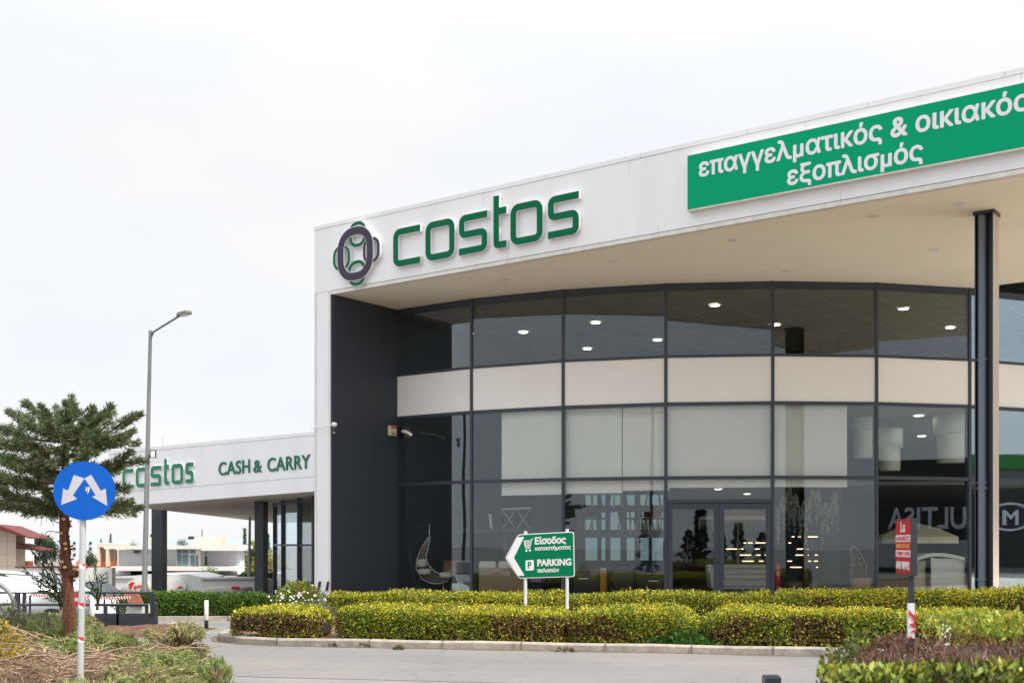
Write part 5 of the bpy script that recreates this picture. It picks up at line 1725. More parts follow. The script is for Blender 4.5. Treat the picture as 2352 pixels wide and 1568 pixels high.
# ------------------------------------------------------------------ cars and the town behind on the left
ZL = -0.75
M['car_white'] = mat('car_white', (.78, .80, .80), .2, var=0, coat=.6)
M['car_glass'] = mat('car_glass', (.03, .045, .05), .05, var=0, spec=.8)
M['sky_tinted_screen'] = mat('sky_tinted_screen', (.45, .58, .58), .12, var=0, spec=.8)  # sky reflection painted into the glass as pale teal
def car(label, loc, rz, paint):
    root = thing('parked_car', label, 'car', loc, rz, group='cars parked beyond the fence')
    prof = [(-2.05, .35), (-2.1, .75), (-1.95, .95), (-1.2, 1.02), (-.55, 1.42), (.1, 1.48), (.95, 1.42), (1.65, 1.02), (2.05, .95), (2.12, .6), (2.05, .3)]
    vs = []
    n = len(prof)
    for yk, f in ((-.85, 1), (-.72, 1), (.72, 1), (.85, 1)):
        for x, z in prof:
            e = abs(yk) > .8
            vs.append((x * (.985 if e else 1), yk * (1 if z < 1.05 else (.80 if e else .80)), z - (.03 if e else 0)))
    fs = []
    for i in range(3):
        for j in range(n): fs.append((i * n + j, i * n + (j + 1) % n, (i + 1) * n + (j + 1) % n, (i + 1) * n + j))
    fs += [tuple(range(n - 1, -1, -1)), tuple(3 * n + j for j in range(n))]
    m = MB().add(vs, fs, True)
    m.build('body', paint, root, True)
    for sy in (-1, 1):
        MB().prism([(-1.02, sy * .70, 1.04), (-.5, sy * .69, 1.38), (.1, sy * .69, 1.42), (.85, sy * .69, 1.37), (1.4, sy * .70, 1.04)], (0, sy * .012, 0)).build('side_window', M['car_glass'], root, True)
    MB().prism([(-1.18, -.62, 1.035), (-1.18, .62, 1.035), (-.58, .58, 1.425), (-.58, -.58, 1.425)], (-.012, 0, .02)).build('windscreen', M['sky_tinted_screen'], root, True)
    MB().prism([(1.6, -.62, 1.055), (1.6, .62, 1.055), (1.0, .58, 1.42), (1.0, -.58, 1.42)], (.012, 0, .02)).build('rear_window', M['car_glass'], root, True)
    for sx in (-1.3, 1.3):
        for sy in (-.80, .80):
            w = MB().tube([(sx, sy - .1, .31), (sx, sy + .1, .31)], .31, 20).build('wheel', M['black'], root, True)
    for sy in (-.6, .6):
        MB().box((-2.07, sy, .76), (.05, .36, .13)).build('headlight', M['white_plastic'], root, True)
    return root
c1 = car('white car with a pale windscreen parked behind the tree trunk', (gx(125, 29), 29, ZL + .02), math.radians(-8), M['car_white'])
M['car_silver'] = mat('car_silver', (.42, .44, .46), .25, metal=.6, var=0, coat=.4)
c2 = car('silver car with dark side windows at the left frame edge', (gx(-10, 27.0), 27.0, ZL + .30), math.radians(15), M['car_silver'])
hp = thing('curved_pipe', 'thick bent grey pipe coming down to the dark fence post at the left', 'pipe', fx(36, 1395, FY - .05))
mb = MB()
pth = [fx(x, y, FY - .05) for x, y in ((-14, 1336), (2, 1343), (14, 1352), (24, 1364), (31, 1380), (34, 1400))]
mb.tube(pth, .045, 12)
mb.build('pipe', M['galv'], hp)

def slab(name, label, cat, loc): return thing(name, label, cat, loc)
M['cream_wall'] = mat('cream_tiles', (.72, .60, .47), .8, var=.06, vscale=1)
M['white_wall'] = mat('white_render', (.74, .72, .68), .9, var=.05, vscale=.5)
M['grey_wall'] = mat('grey_metal_wall', (.60, .62, .62), .6, var=.05, vscale=.6)
M['cool_white'] = mat('cool_white_render', (.72, .73, .77), .9, var=.05)
M['red_eave'] = mat('dark_red_eaves', (.13, .025, .022), .7, var=.15)
M['orange_tile'] = mat('orange_tile', (.60, .20, .10), .8, var=.2)
M['win_teal'] = mat('window_teal', (.10, .17, .19), .1, var=0, spec=.8)
M['win_dark'] = mat('window_dark', (.03, .035, .04), .2, var=0)
def front(root, name, x0, x1, y0, y1, Y, m, depth=.3, parent=None):
    a = [px(x0, y1, Y), px(x1, y1, Y), px(x1, y0, Y), px(x0, y0, Y)]
    return MB().prism(a, (0, depth, 0)).build(name, m, parent or root)
# cream house with red eaves
Y = 52
h = thing('cream_house', 'cream tiled building with two dark red eaves at the left frame edge', 'building', (gx(0, Y), Y, ZL))
front(h, 'wall', -140, 36.5, 1216, 1378, Y, M['cream_wall'], 1.0)
for yy in (1243, 1271, 1299, 1323, 1347): front(h, 'tile_joint', -140, 36.5, yy, yy + .8, Y - .01, M['joint'], .02)
front(h, 'tile_joint', 16, 16.8, 1216, 1378, Y - .01, M['joint'], .018)
MB().prism([px(-140, 1192, Y - 1), px(0, 1206, Y - 1), px(70, 1234, Y - 1), px(70, 1236.5, Y - 1), px(0, 1217, Y - 1), px(-140, 1208, Y - 1)], (0, 2.2, 0)).build('roof', M['red_eave'], h)
MB().prism([px(37, 1247, Y), px(90, 1261, Y - 1), px(90, 1265, Y - 1), px(37, 1259, Y)], (0, 1.5, 0)).build('eave', M['red_eave'], h)
front(h, 'side_wall', 36.7, 58, 1236, 1378, Y + 2, M['cool_white'], 1)
front(h, 'window', 37, 57, 1271, 1288, Y + 1.95, M['win_dark'], .05)
front(h, 'red_ledge', 36.7, 64, 1288, 1300, Y + 1.0, M['orange_tile'], .6)
# white wall
Y = 44
h = thing('white_wall', 'long white rendered wall behind the tree and oleander', 'wall', (gx(150, Y), Y, ZL))
front(h, 'wall', 35, 257, 1303, 1385, Y, M['white_wall'], .4)
front(h, 'coping', 34, 200, 1300, 1303, Y - .05, M['red_eave'], 1)
MB().tube([px(243, 1310, Y - .05), px(243, 1372, Y - .05)], .04, 6).build('drainpipe', M['white_trim'], h)
# grey shed with oval signs
Y = 58
h = thing('grey_shed', 'low pale grey metal building with two oval signs behind the lamp', 'building', (gx(350, Y), Y, ZL))
MB().prism([px(257, 1378, Y), px(470, 1378, Y), px(470, 1326, Y), px(430, 1317, Y), px(330, 1319, Y), px(257, 1326, Y)], (0, 4, 0)).build('wall', M['grey_wall'], h)
front(h, 'wall_extension', 462, 600, 1332, 1378, Y - .5, M['white_wall'], 3)
MB().prism([px(460, 1331, Y - .6), px(604, 1331, Y - .6), px(585, 1328, Y + 2.4), px(466, 1328, Y + 2.4)], (0, 0, .1)).build('roof', M['joint'], h)
front(h, 'gutter', 257, 306, 1325, 1328, Y - .1, M['joint'], .3)
front(h, 'door_panel', 558, 588, 1364, 1378, Y - .55, M['win_teal'], .05)
def oval(x, y, rx, ry, label, script):
    s_ = thing('oval_sign', label, 'sign', px(x, y, Y - .1))
    MB().prism([px(x + rx * math.cos(q * math.pi / 20), y + ry * math.sin(q * math.pi / 20), Y - .15) for q in range(40)], (0, .1, 0)).build('panel', M['white_wall'], s_)
    r = random.Random(3)
    mb = MB()
    for x0, y0, pts in script:
        mb.tube([px(x0 + a, y0 + b, Y - .17) for a, b in pts], .045, 5)
    mb.build('red_lettering', M['tape_red'], s_)
F_script = [(299, 1341, [(-3, 2), (2, -3), (10, -4)]), (302, 1342, [(2, -4), (0, 4), (-5, 10)]), (300, 1346, [(-2, 0), (5, -1)]), (309, 1347, [(0, 0), (3, -3), (3, 1), (-1, 2), (5, 1)]), (316, 1347, [(0, 1), (2, -3), (5, -3)]), (322, 1347, [(0, 1), (2, -3), (4, 0), (6, -3), (8, 0)]), (332, 1345, [(0, 1), (4, -3), (4, 1), (8, 0)]), (338, 1350, [(0, 2), (3, 0)])]
oval(318, 1346, 28, 17, 'white oval sign with red handwriting left of the lamp pole', F_script)
oval(399, 1346, 29, 17, 'white oval sign half hidden by the wing column', [(408, 1349, [(0, 1), (5, -2), (10, -1)])])
wv = thing('white_van_box', 'white box body with a red tail light beyond the far hedge', 'van', (gx(520, 50), 50, ZL))
MB().prism([px(459, 1374, 50), px(560, 1374, 50), px(560, 1349, 50), px(459, 1349, 50)], (0, 2, 0)).build('body', M['white_wall'], wv, bevel=.15)
MB().prism([px(532, 1346, 49.9), px(549, 1346, 49.9), px(549, 1353, 49.9), px(532, 1353, 49.9)], (0, .1, 0)).build('tail_light', M['tape_red'], wv)
# white two storey house
Y = 92
h = thing('white_house', 'white flat roofed two storey house behind the grey shed', 'building', (gx(400, Y), Y, ZL))
front(h, 'wall', 272, 545, 1262, 1345, Y, M['cool_white'], 2.5)
front(h, 'roof', 238, 548, 1252.5, 1260, Y - 2, M['white_wall'], 5)
front(h, 'parapet', 462, 546, 1250, 1264, Y - 2.6, M['white_wall'], 3)
front(h, 'balcony', 255, 545, 1300, 1310, Y - 2.2, M['white_wall'], 2)
front(h, 'bay_window_wall', 405, 460, 1258, 1324, Y - 1.5, M['white_wall'], 1.6)
for x0, x1, y0, y1 in ((406, 416, 1262, 1270), (419, 432, 1262, 1270), (436, 447, 1262, 1270), (406, 416, 1272, 1306), (419, 432, 1273, 1305), (437, 446, 1274, 1305), (450, 454, 1274, 1304), (463, 467, 1277, 1304), (470, 475, 1277, 1304), (371, 379, 1275, 1300)):
    front(h, 'window', x0, x1, y0, y1, Y - (1.6 if x0 < 456 and x0 > 400 else .1), M['win_teal'], .1)
front(h, 'air_conditioner', 307, 317, 1263, 1270, Y - .6, M['win_dark'], .5)
front(h, 'chimney', 344, 350, 1233, 1254, Y + 4, M['cream_wall'], 1)
front(h, 'chimney_cap', 345, 349.5, 1226, 1233, Y + 4, M['win_dark'], .8)
front(h, 'roof_room', 446, 505, 1232, 1252, Y + 3, M['cream_wall'], 2)
front(h, 'roof_room_window', 498, 503, 1237, 1247, Y + 5.9, M['win_dark'], .1)
front(h, 'solar_heater', 432, 446, 1231, 1238, Y + 3, M['win_dark'], 1)
MB().tube([px(464, 1245, Y + 5), px(464, 1215, Y + 5)], .04, 5).build('aerial', M['steel'], h)
front(h, 'underside', 300, 360, 1311, 1321, Y - .15, M['core_green'], .1)
front(h, 'dark_opening', 424, 454, 1327, 1333, Y - .2, M['win_dark'], .1)
Y = 110
h = thing('beige_pavilion', 'half open beige structure with red brick below between pole and house', 'building', (gx(245, Y), Y, ZL))
front(h, 'beam', 222, 275, 1248, 1256, Y, M['cream_wall'], 3)
for x in (225, 246, 272): front(h, 'pillar', x - 3, x + 3, 1256, 1300, Y, M['cream_wall'], 2)
front(h, 'back_wall', 222, 272, 1262, 1290, Y + 6, M['win_dark'], .3)
front(h, 'brick_wall', 175, 275, 1288, 1310, Y + .5, M['orange_tile'], 1)
Y = 140
h = thing('grey_block', 'pale apartment block far behind the tree trunk', 'building', (gx(200, Y), Y, ZL))
front(h, 'wall', 160, 216, 1246, 1310, Y, M['cool_white'], 10)
for x in (168, 205):
    for y in (1243, 1256, 1270): front(h, 'window', x, x + 5, y, y + 6, Y - .1, M['win_dark'], .1)
# far trees
def far_tree(label, x, yt, yb, wpx, Y, pal, seed, shape='round', name='tree', n=1500):
    global rng
    rng = np.random.default_rng(seed)
    hgt = (yb - yt) / F * Y
    r = wpx / F * Y / 2
    zb = gz(yb, Y)
    root = thing(name, label, 'tree', (gx(x, Y), Y, ZL))
    f = Field(2.2 / r)
    if shape == 'round':
        cl = unit(26) * np.array([r * .75, r * .75, hgt * .36]) * rng.uniform(.4, 1.05, (26, 1))
        ci = rng.integers(0, 26, n)
        Q = cl[ci] + unit(n) * (r * .34 * rng.random((n, 1)) ** .5)
        Q += np.array([gx(x, Y), Y, zb + hgt * .5])
    else:
        t = rng.random(n) ** .8
        a = rng.uniform(0, 6.28, n)
        rad = r * (1 - t) * (.75 + .35 * np.sin(t * 40)) * rng.random(n) ** .4
        Q = np.stack([gx(x, Y) + rad * np.cos(a), Y + rad * np.sin(a), zb + t * hgt], 1)
    C = pick(pal[0], pal[1], n) * (1 + .2 * f(Q))[:, None]
    ls = (.16 if shape == 'round' else .13) * hgt * .6
    leaves('crown', Q, unit(n) + np.array([0, 0, .3]), unit(n), ls * rng.uniform(.5, 1.2, n), ls * .5 * rng.uniform(.5, 1.2, n), C, M['leaf'], root)
    MB().tube([(gx(x, Y), Y, ZL), (gx(x, Y), Y, zb + hgt * .6)], [r * .07 + .05, r * .03 + .02], 6).build('trunk', M['bark'], root)
DGP = ([(.055, .085, .045), (.03, .055, .03), (.09, .11, .05)], [3, 2, 1])
LGP = ([(.36, .38, .10), (.24, .28, .07), (.46, .46, .16)], [3, 3, 1.5])
HGP = ([(.15, .20, .15), (.11, .15, .12)], [1, 1])
far_tree('dark round pine behind the cream house', 100, 1222, 1300, 74, 75, DGP, 201, n=2600)
far_tree('light green spring tree right of the white house', 560, 1255, 1345, 86, 100, LGP, 202, n=2600)
far_tree('tall light green spring tree beside the far lamp pole', 592, 1228, 1345, 60, 96, LGP, 203, n=2200)
far_tree('yellowish tree between wing column and curved glass', 622, 1270, 1345, 44, 104, ([(.40, .32, .14), (.30, .28, .12)], [1, 1]), 204)
far_tree('pointed dark cypress over the light green trees', 562, 1214, 1290, 14, 150, HGP, 205, 'cone', n=700)
far_tree('hazy fir right of the wing column', 615, 1226, 1300, 26, 170, HGP, 206, 'cone', n=700)
far_tree('small pointed fir left of the grey hill', 254, 1226, 1258, 18, 160, HGP, 207, 'cone', n=700)
far_tree('smaller pointed fir beside the blue sign pole', 232, 1236, 1258, 16, 165, HGP, 208, 'cone', n=600)
far_tree('pale beige bare tree behind the white house roof', 305, 1238, 1262, 30, 150, ([(.42, .36, .24)], [1]), 209, n=800)
far_tree('little fir behind the roof room of the white house', 510, 1238, 1262, 14, 150, HGP, 210, 'cone', n=500)
far_tree('dark bushy tree low behind the trunk and the white wall', 205, 1258, 1304, 50, 70, DGP, 211, n=1500)
far_tree('dark tree between beige pavilion and the white house', 283, 1244, 1275, 26, 120, DGP, 212, n=900)
far_tree('dark tree rising behind the roof of the white house', 420, 1236, 1262, 34, 125, HGP, 213, n=900)
far_tree('green tree right of the grey shed roof', 480, 1300, 1335, 60, 72, ([(.20, .26, .07), (.12, .17, .05)], [1, 1]), 214, n=1200)
far_tree('broad light green tree far behind the wing column', 640, 1262, 1345, 60, 112, LGP, 215, n=1600)
M['far_green'] = mat('far_green_hedge', (.06, .10, .03), .9, var=.4, vscale=2)
fhg = hedge('hedge', 'long dark hedge far off below the light green trees', [(gx(545, 62), 62), (gx(600, 62), 62), (gx(650, 62), 62)], 2.0, ZL, [-.15, -.15, -.1], 5000, 220, M['core_green'], palette=GP, lsz=.22, bumpy=.1)
lw = thing('power_lines', 'thin grey power lines sagging across the far houses', 'wires', px(440, 1318, 70))
for y0, y1 in ((1340, 1312), (1346, 1320)):
    MB().tube([px(440 + 14 * t, y0 + (y1 - y0) * t / 12 + 10 * math.sin(math.pi * t / 12), 70) for t in range(13)], .02, 4).build('wire', M['grey_post'], lw)
lp2 = thing('lamp_pole', 'slim galvanised pole far behind between wing columns', 'pole', (gx(573, 60), 60, ZL))
MB().tube([(gx(572, 60), 60, ZL), (gx(574, 60), 60, 3.2)], [.09, .06], 8).build('pole', M['galv'], lp2)
# ------------------------------------------------------------------ goods inside the shop
M['wood'] = mat('warm_wood', (.30, .16, .08), .6, var=.2, vscale=8)
M['pale_wood'] = mat('pale_wood', (.42, .33, .22), .6, var=.15)
M['sofa_tan'] = mat('tan_fabric', (.36, .26, .16), .9, var=.08)
M['cushion'] = mat('cushion_fabric', (.72, .71, .64), .9, var=.04)
M['dark_unit'] = mat('dark_furniture', (.022, .018, .016), .5)
M['rack'] = mat('blue_grey_rack', (.035, .055, .075), .5)
M['rattan'] = mat('rattan', (.58, .57, .48), .7, var=.2, vscale=30)
M['rattan_tan'] = mat('rattan_tan', (.45, .30, .16), .7, var=.2, vscale=30)
M['red_chair'] = mat('red_plastic', (.42, .05, .05), .5)
M['canvas'] = mat('cream_canvas', (.66, .60, .45), .9, var=.06)
M['white_goods'] = mat('white_goods', (.72, .76, .70), .6, var=.03)
M['teal_day'] = emit('rear_daylight', (.50, .76, .80), .14)
M['strip'] = emit('warm_strip', (1.0, .78, .50), 1.7)
def fz(Y): return ZF

# egg shaped hanging chair
Y = 32.2
hc = thing('hanging_chair', 'crescent shaped hanging wicker chair with pale cushions by the dark side wall', 'hanging chair', (gx(965, Y), Y, ZF))
mb = MB()
pts = [(964, 1362), (952, 1330), (944, 1290), (942, 1255), (947, 1228), (960, 1209), (975, 1203), (986, 1203)]
mb.tube([px(x, y, Y) for x, y in pts], .014, 8)
mb.tube([px(945, 1362, Y - .3), px(990, 1362, Y + .3)], .014, 8)
mb.tube([px(990, 1362, Y - .3), px(945, 1362, Y + .3)], .014, 8)
mb.build('stand', M['steel'], hc)
MB().tube([px(986.5, 1203, Y), px(987, 1213, Y), px(986, 1220, Y), px(986.5, 1232, Y)], [.008, .012, .018, .008], 8).build('chain', M['white_plastic'], hc)
left = [(984, 1232), (968, 1258), (957, 1286), (956, 1306), (968, 1328), (988, 1338), (1008, 1340), (1026, 1334), (1037, 1318)]
right = [(988, 1232), (984, 1258), (978, 1276), (982, 1294), (996, 1310), (1010, 1317), (1020, 1316), (1030, 1312), (1037, 1307)]
mb = MB()
mb.tube([px(x, y, Y) for x, y in left], .018, 8)
mb.tube([px(x, y, Y - .15) for x, y in right], .018, 8)
for i in range(24):                      # woven body
    t = i / 23 * (len(left) - 1)
    k = min(int(t), len(left) - 2); f = t - k
    a = px(left[k][0] * (1 - f) + left[k + 1][0] * f, left[k][1] * (1 - f) + left[k + 1][1] * f, Y)
    b = px(right[k][0] * (1 - f) + right[k + 1][0] * f, right[k][1] * (1 - f) + right[k + 1][1] * f, Y - .15)
    m_ = a.lerp(b, .5) + Vector((0, .25, -.03))
    mb.tube([a, m_, b], .009, 5)
for w in (.3, .5, .7):
    mb.tube([px(l[0] * (1 - w) + r_[0] * w, l[1] * (1 - w) + r_[1] * w, Y + .12) for l, r_ in zip(left, right)], .009, 5)
mb.build('basket', M['rattan'], hc)
def cushion(c, sx, sy, sz, nm, parent, m, rz=0.0, rx=0.0):
    return MB().box(c, (sx, sy, sz), rz, rx).build(nm, m, parent, bevel=min(sx, sy, sz) * .4)
cushion(px(969, 1292, Y - .05), .26, .16, .22, 'cushion', hc, M['cushion'])
cushion(px(975, 1312, Y - .05), .36, .3, .16, 'cushion', hc, M['cushion'])
cushion(px(1024, 1320, Y - .05), .34, .3, .16, 'cushion', hc, M['cushion'], 0, 0)

def chair_proto(label, seatm, legm, group):
    root = thing('chair', label, 'chair', (0, 0, 0), group=group)
    MB().box((0, 0, .46), (.44, .42, .045)).build('seat', seatm, root, True, bevel=.015)
    MB().box((0, .20, .68), (.42, .035, .36), 0, -.12).build('backrest', seatm, root, True, bevel=.012)
    for sx in (-1, 1):
        for sy in (-1, 1):
            MB().beam((sx * .17, sy * .15, .44), (sx * .22, sy * .22, 0), .03, .03).build('leg', legm, root, True)
    return root
cg = 'chairs on the shop shelves'
ch = chair_proto('brown chair with splayed wooden legs on the storage rack', M['dark_unit'], M['pale_wood'], cg)
ch2 = chair_proto('red chair with splayed wooden legs on the storage rack', M['red_chair'], M['pale_wood'], cg)
# storage rack with chairs in front of a daylit rear window
Y = 34.2
rk = thing('storage_rack', 'tall blue grey storage rack holding chairs behind the green arrow sign', 'rack', (gx(1420, Y), Y + .4, ZF))
xa, xb = gx(1330, Y), gx(1535, Y)
for x in (xa, xa + .87, xa + 1.74, xb): 
    for yy in (Y, Y + .8): MB().box((x, yy, (ZF + gz(1128, Y)) / 2), (.08, .08, gz(1128, Y) - ZF)).build('upright', M['rack'], rk)
shz = [gz(1166, Y), gz(1226, Y), gz(1300, Y)]
for z in shz: MB().box(((xa + xb) / 2, Y + .4, z - .05), (xb - xa, .82, .10)).build('shelf', M['rack'], rk)
k = 0
for z, xl, txt in ((shz[1], (1352, 1378, 1440, 1462, 1480), 'middle'), (shz[0], (1360, 1420, 1500), 'top')):
    for x in xl:
        p = (gx(x, Y + .35), Y + .35, z)
        lb = 'dark chair on the %s shelf of the storage rack, %s' % (txt, ['at its left end', 'second along', 'third along', 'fourth along', 'last in line'][xl.index(x)])
        if k == 0: ch.location = p; ch.rotation_euler.z = .3; ch['label'] = lb
        else: dup(ch, p, .3 + k * .4, label=lb)
        k += 1
p = (gx(1497, Y + .3), Y + .3, shz[1])
ch2.location = p
ch2['label'] = 'red chair on the middle rack shelf, left one of the two red chairs'
dup(ch2, (gx(1515, Y + .3), Y + .3, shz[1]), .5, label='red chair on the middle rack shelf, right one of the two red chairs')
rw = MB()
for i, (x0, x1) in enumerate(((1345, 1372), (1382, 1425), (1440, 1462), (1470, 1490), (1498, 1530))):
    for y0, y1 in ((1136, 1160), (1170, 1216), (1232, 1286)):
        MB().prism([px(x0, y1, 38), px(x1, y1, 38), px(x1, y0, 38), px(x0, y0, 38)], (0, .05, 0)).build('rear_window', M['teal_day'], shop)
MB().prism([px(1290, 1345, 38.1), px(1545, 1345, 38.1), px(1545, 1120, 38.1), px(1290, 1120, 38.1)], (0, .1, 0)).build('rear_wall', M['rack'], shop)
# folding tables and hanging bits left of the rack
Y = 33.5
ft = thing('folding_table', 'grey folding table with crossed legs standing on a ledge behind the third window bay', 'table', (gx(1185, Y), Y, gz(1212, Y)))
for x0 in (1155, 1188):
    mb = MB()
    mb.beam(px(x0, 1212, Y), px(x0 + 28, 1172, Y), .035, .02); mb.beam(px(x0 + 28, 1212, Y + .04), px(x0, 1172, Y + .04), .035, .02)
    mb.build('crossed_legs', M['grey_post'], ft)
MB().prism([px(1150, 1171, Y), px(1222, 1168, Y), px(1222, 1164, Y), px(1150, 1167, Y)], (0, .5, 0)).build('tabletop', M['grey_post'], ft)
lg = thing('display_ledge', 'dark raised display ledge along the left side of the shop', 'ledge', (gx(1150, Y), Y, ZF))
MB().prism([px(1040, 1222, Y - .1), px(1320, 1218, Y - .1), px(1320, 1212, Y - .1), px(1040, 1215, Y - .1)], (0, 1.2, 0)).build('board', M['rack'], lg)
for x in (1045, 1160, 1310): MB().box((gx(x, Y), Y + .4, (ZF + gz(1214, Y)) / 2), (.1, .1, gz(1214, Y) - ZF)).build('support', M['rack'], lg)
for x, lb in ((1085, 'pale upright board on the display ledge, nearer the dark side wall'), (1126, 'pale upright board on the display ledge, nearer the rack')):
    b_ = thing('pale_board', lb, 'board', px(x, 1214, Y))
    MB().prism([px(x, 1213, Y), px(x + 5, 1213, Y), px(x + 2, 1180, Y), px(x - 4, 1180, Y)], (0, .25, 0)).build('board', M['white_goods'], b_)
# tan sofa with white cushions
Y = 31.6
sf = thing('sofa', 'tan backed sofa with white cushions left of the green arrow sign', 'sofa', (gx(1150, Y), Y, ZF))
xa, xb = gx(1100, Y), gx(1212, Y)
MB().prism([Vector((xa, Y, ZF)), Vector((xb, Y, ZF)), Vector((xb, Y, gz(1303, Y))), Vector((xa, Y, gz(1303, Y)))], (0, .12, 0)).build('back', M['sofa_tan'], sf, bevel=.02)
MB().box(((xa + xb) / 2, Y + .5, ZF + .22), (xb - xa, .75, .4)).build('seat', M['sofa_tan'], sf, bevel=.03)
for x in (1120, 1165): cushion(px(x, 1298, Y + .25), .48, .16, .24, 'cushion', sf, M['cushion'])
# wooden bar chairs near the side wall
wc = chair_proto('brown wooden chair beside the hanging chair', M['wood'], M['wood'], 'wooden chairs by the side wall')
wc.location = (gx(1035, 33), 33, ZF)
dup(wc, (gx(1058, 33.6), 33.6, ZF), .7, label='brown wooden chair between the hanging chair and the tan sofa')
# dark counters
Y = 32.5
for i, (x0, x1, yt, lb) in enumerate(((1318, 1398, 1309, 'dark low counter behind the green arrow sign'), (1462, 1532, 1318, 'dark cabinet with a white handle left of the door'))):
    d = thing('cabinet', lb, 'cabinet', (gx((x0 + x1) / 2, Y), Y, ZF))
    w = gx(x1, Y) - gx(x0, Y); h_ = gz(yt, Y) - ZF
    MB().box((gx((x0 + x1) / 2, Y), Y + .3, ZF + h_ / 2), (w, .55, h_)).build('body', M['dark_unit'], d, bevel=.01)
    MB().box((gx((x0 + x1) / 2, Y), Y + .29, ZF + h_ + .016), (w + .06, .62, .03)).build('top', M['wood'], d)
    MB().box((gx((x0 + x1) / 2 + (4 if i else -18), Y), Y + .005, ZF + h_ * .62), (.26, .02, .035)).build('handle', M['white_plastic'], d)
ob = thing('orange_box', 'narrow upright orange box beside the dark counter', 'box', (gx(1386, 32.3), 32.3, ZF))
MB().box((gx(1386, 32.2), 32.3, ZF + .30), (.17, .17, .58)).build('body', mat('orange_card', (.50, .20, .02), .6), ob, bevel=.01)
MB().box((gx(1386, 32.2), 32.3, ZF + .63), (.172, .172, .08)).build('grey_lid', M['rattan'], ob)
ar = thing('armchair', 'dark angular armchair with a pointed side between counter and cabinet', 'armchair', (gx(1428, 32), 32, ZF))
MB().prism([px(1402, 1330, 32), px(1416, 1300, 32), px(1452, 1303, 32), px(1456, 1362, 32), px(1420, 1362, 32)], (0, .7, 0)).build('shell', M['dark_unit'], ar, bevel=.02)
cushion(px(1440, 1322, 32.3), .4, .5, .12, 'seat_cushion', ar, M['dark_unit'])
# umbrellas
def parasol(label, x, ytop, yrim, wpx, Y, fringe=False):
    root = thing('parasol', label, 'parasol', (gx(x, Y), Y, ZF))
    c = px(x, ytop, Y); r = wpx / F * Y / 2; zr = gz(yrim, Y)
    n = 8; mb = MB()
    rim = [Vector((c.x + r * math.cos(q * math.pi / 4 + .3), Y + r * math.sin(q * math.pi / 4 + .3), zr)) for q in range(n)]
    mid = [c.lerp(v, .5) + Vector((0, 0, .05)) for v in rim]
    val = [v + Vector((0, 0, -.18 if not fringe else -.1)) for v in rim]
    mb.add([c] + mid + rim + val, [(0, 1 + i, 1 + (i + 1) % n) for i in range(n)] + [(1 + i, 9 + i, 9 + (i + 1) % n, 1 + (i + 1) % n) for i in range(n)] + [(9 + i, 17 + i, 17 + (i + 1) % n, 9 + (i + 1) % n) for i in range(n)])
    mb.build('canopy', M['canvas'], root)
    MB().tube([(c.x, Y, ZF), (c.x, Y, c.z - .02)], .025, 8).build('pole', M['pale_wood'], root)
    MB().lathe([(0, ZF + .06), (.25, ZF + .06), (.28, ZF)], (c.x, Y, 0), 16).build('base', M['dark_unit'], root)
    if fringe:
        mb = MB()
        for i in range(n):
            a, b = val[i], val[(i + 1) % n]
            for t in range(12):
                p = a.lerp(b, t / 12)
                mb.beam(p, p + Vector((0, 0, -.22 - .08 * math.sin(t * 2.3))), .02, .006)
        mb.build('fringe', M['canvas'], root)
    return root
parasol('cream parasol with hanging fringe behind the glass double door', 1695, 1168, 1186, 190, 35, True)
parasol('plain cream parasol behind the red placard', 2105, 1200, 1232, 182, 29.9 + 2.2)
# white hanging blossom
ws = thing('artificial_blossom', 'white hanging wisteria blossom mass right of the double door', 'artificial plant', (gx(1855, 34), 34, ZF))
rng = np.random.default_rng(301)
n = 3400
t = rng.random(n)
xx = rng.uniform(1782, 1924, n)
colh = 1140 + 18 * np.sin(xx * .11) + 10 * np.sin(xx * .37)
yy = colh + rng.random(n) ** 1.3 * (58 + 30 * np.sin(xx * .5) + 22 * np.sin(xx * .17 + 1))
Yv = 34 + rng.uniform(-.5, .5, n)
Q = np.stack([(xx - CX) / F * Yv, Yv, EYE + (HY - yy) / F * Yv], 1)
leaves('blossoms', Q, unit(n) * .4 + np.array([0, 0, -1]), unit(n), rng.uniform(.06, .13, n), rng.uniform(.02, .04, n), pick([(.70, .72, .66), (.45, .52, .42), (.16, .24, .06)], [5, 3, 1], n), M['leaf'], ws)
MB().tube([(gx(1850, 34), 34, ZF), (gx(1850, 34), 34, gz(1150, 34))], [.08, .05], 8).build('trunk', M['bark'], ws)
# white sofa set seen through the door
Y = 33.5
wsf = thing('sofa', 'stack of white slatted sofas seen through the glass double door', 'sofa', (gx(1690, Y), Y, ZF))
for y0, y1, x0, x1 in ((1296, 1305, 1655, 1762), (1309, 1318, 1662, 1762), (1322, 1330, 1662, 1762), (1335, 1346, 1640, 1762)):
    MB().prism([px(x0, y1, Y), px(x1, y1, Y), px(x1, y0, Y), px(x0, y0, Y)], (0, .5, 0)).build('cushion', M['cushion'], wsf, bevel=.03)
MB().prism([px(1634, 1350, Y - .1), px(1655, 1350, Y - .1), px(1652, 1298, Y - .1), px(1628, 1296, Y - .1)], (0, .7, 0)).build('armrest', M['cushion'], wsf, bevel=.02)
MB().prism([px(1662, 1352, Y + .05), px(1762, 1352, Y + .05), px(1762, 1300, Y + .05), px(1662, 1300, Y + .05)], (0, .05, 0)).build('frame', M['grey_post'], wsf)
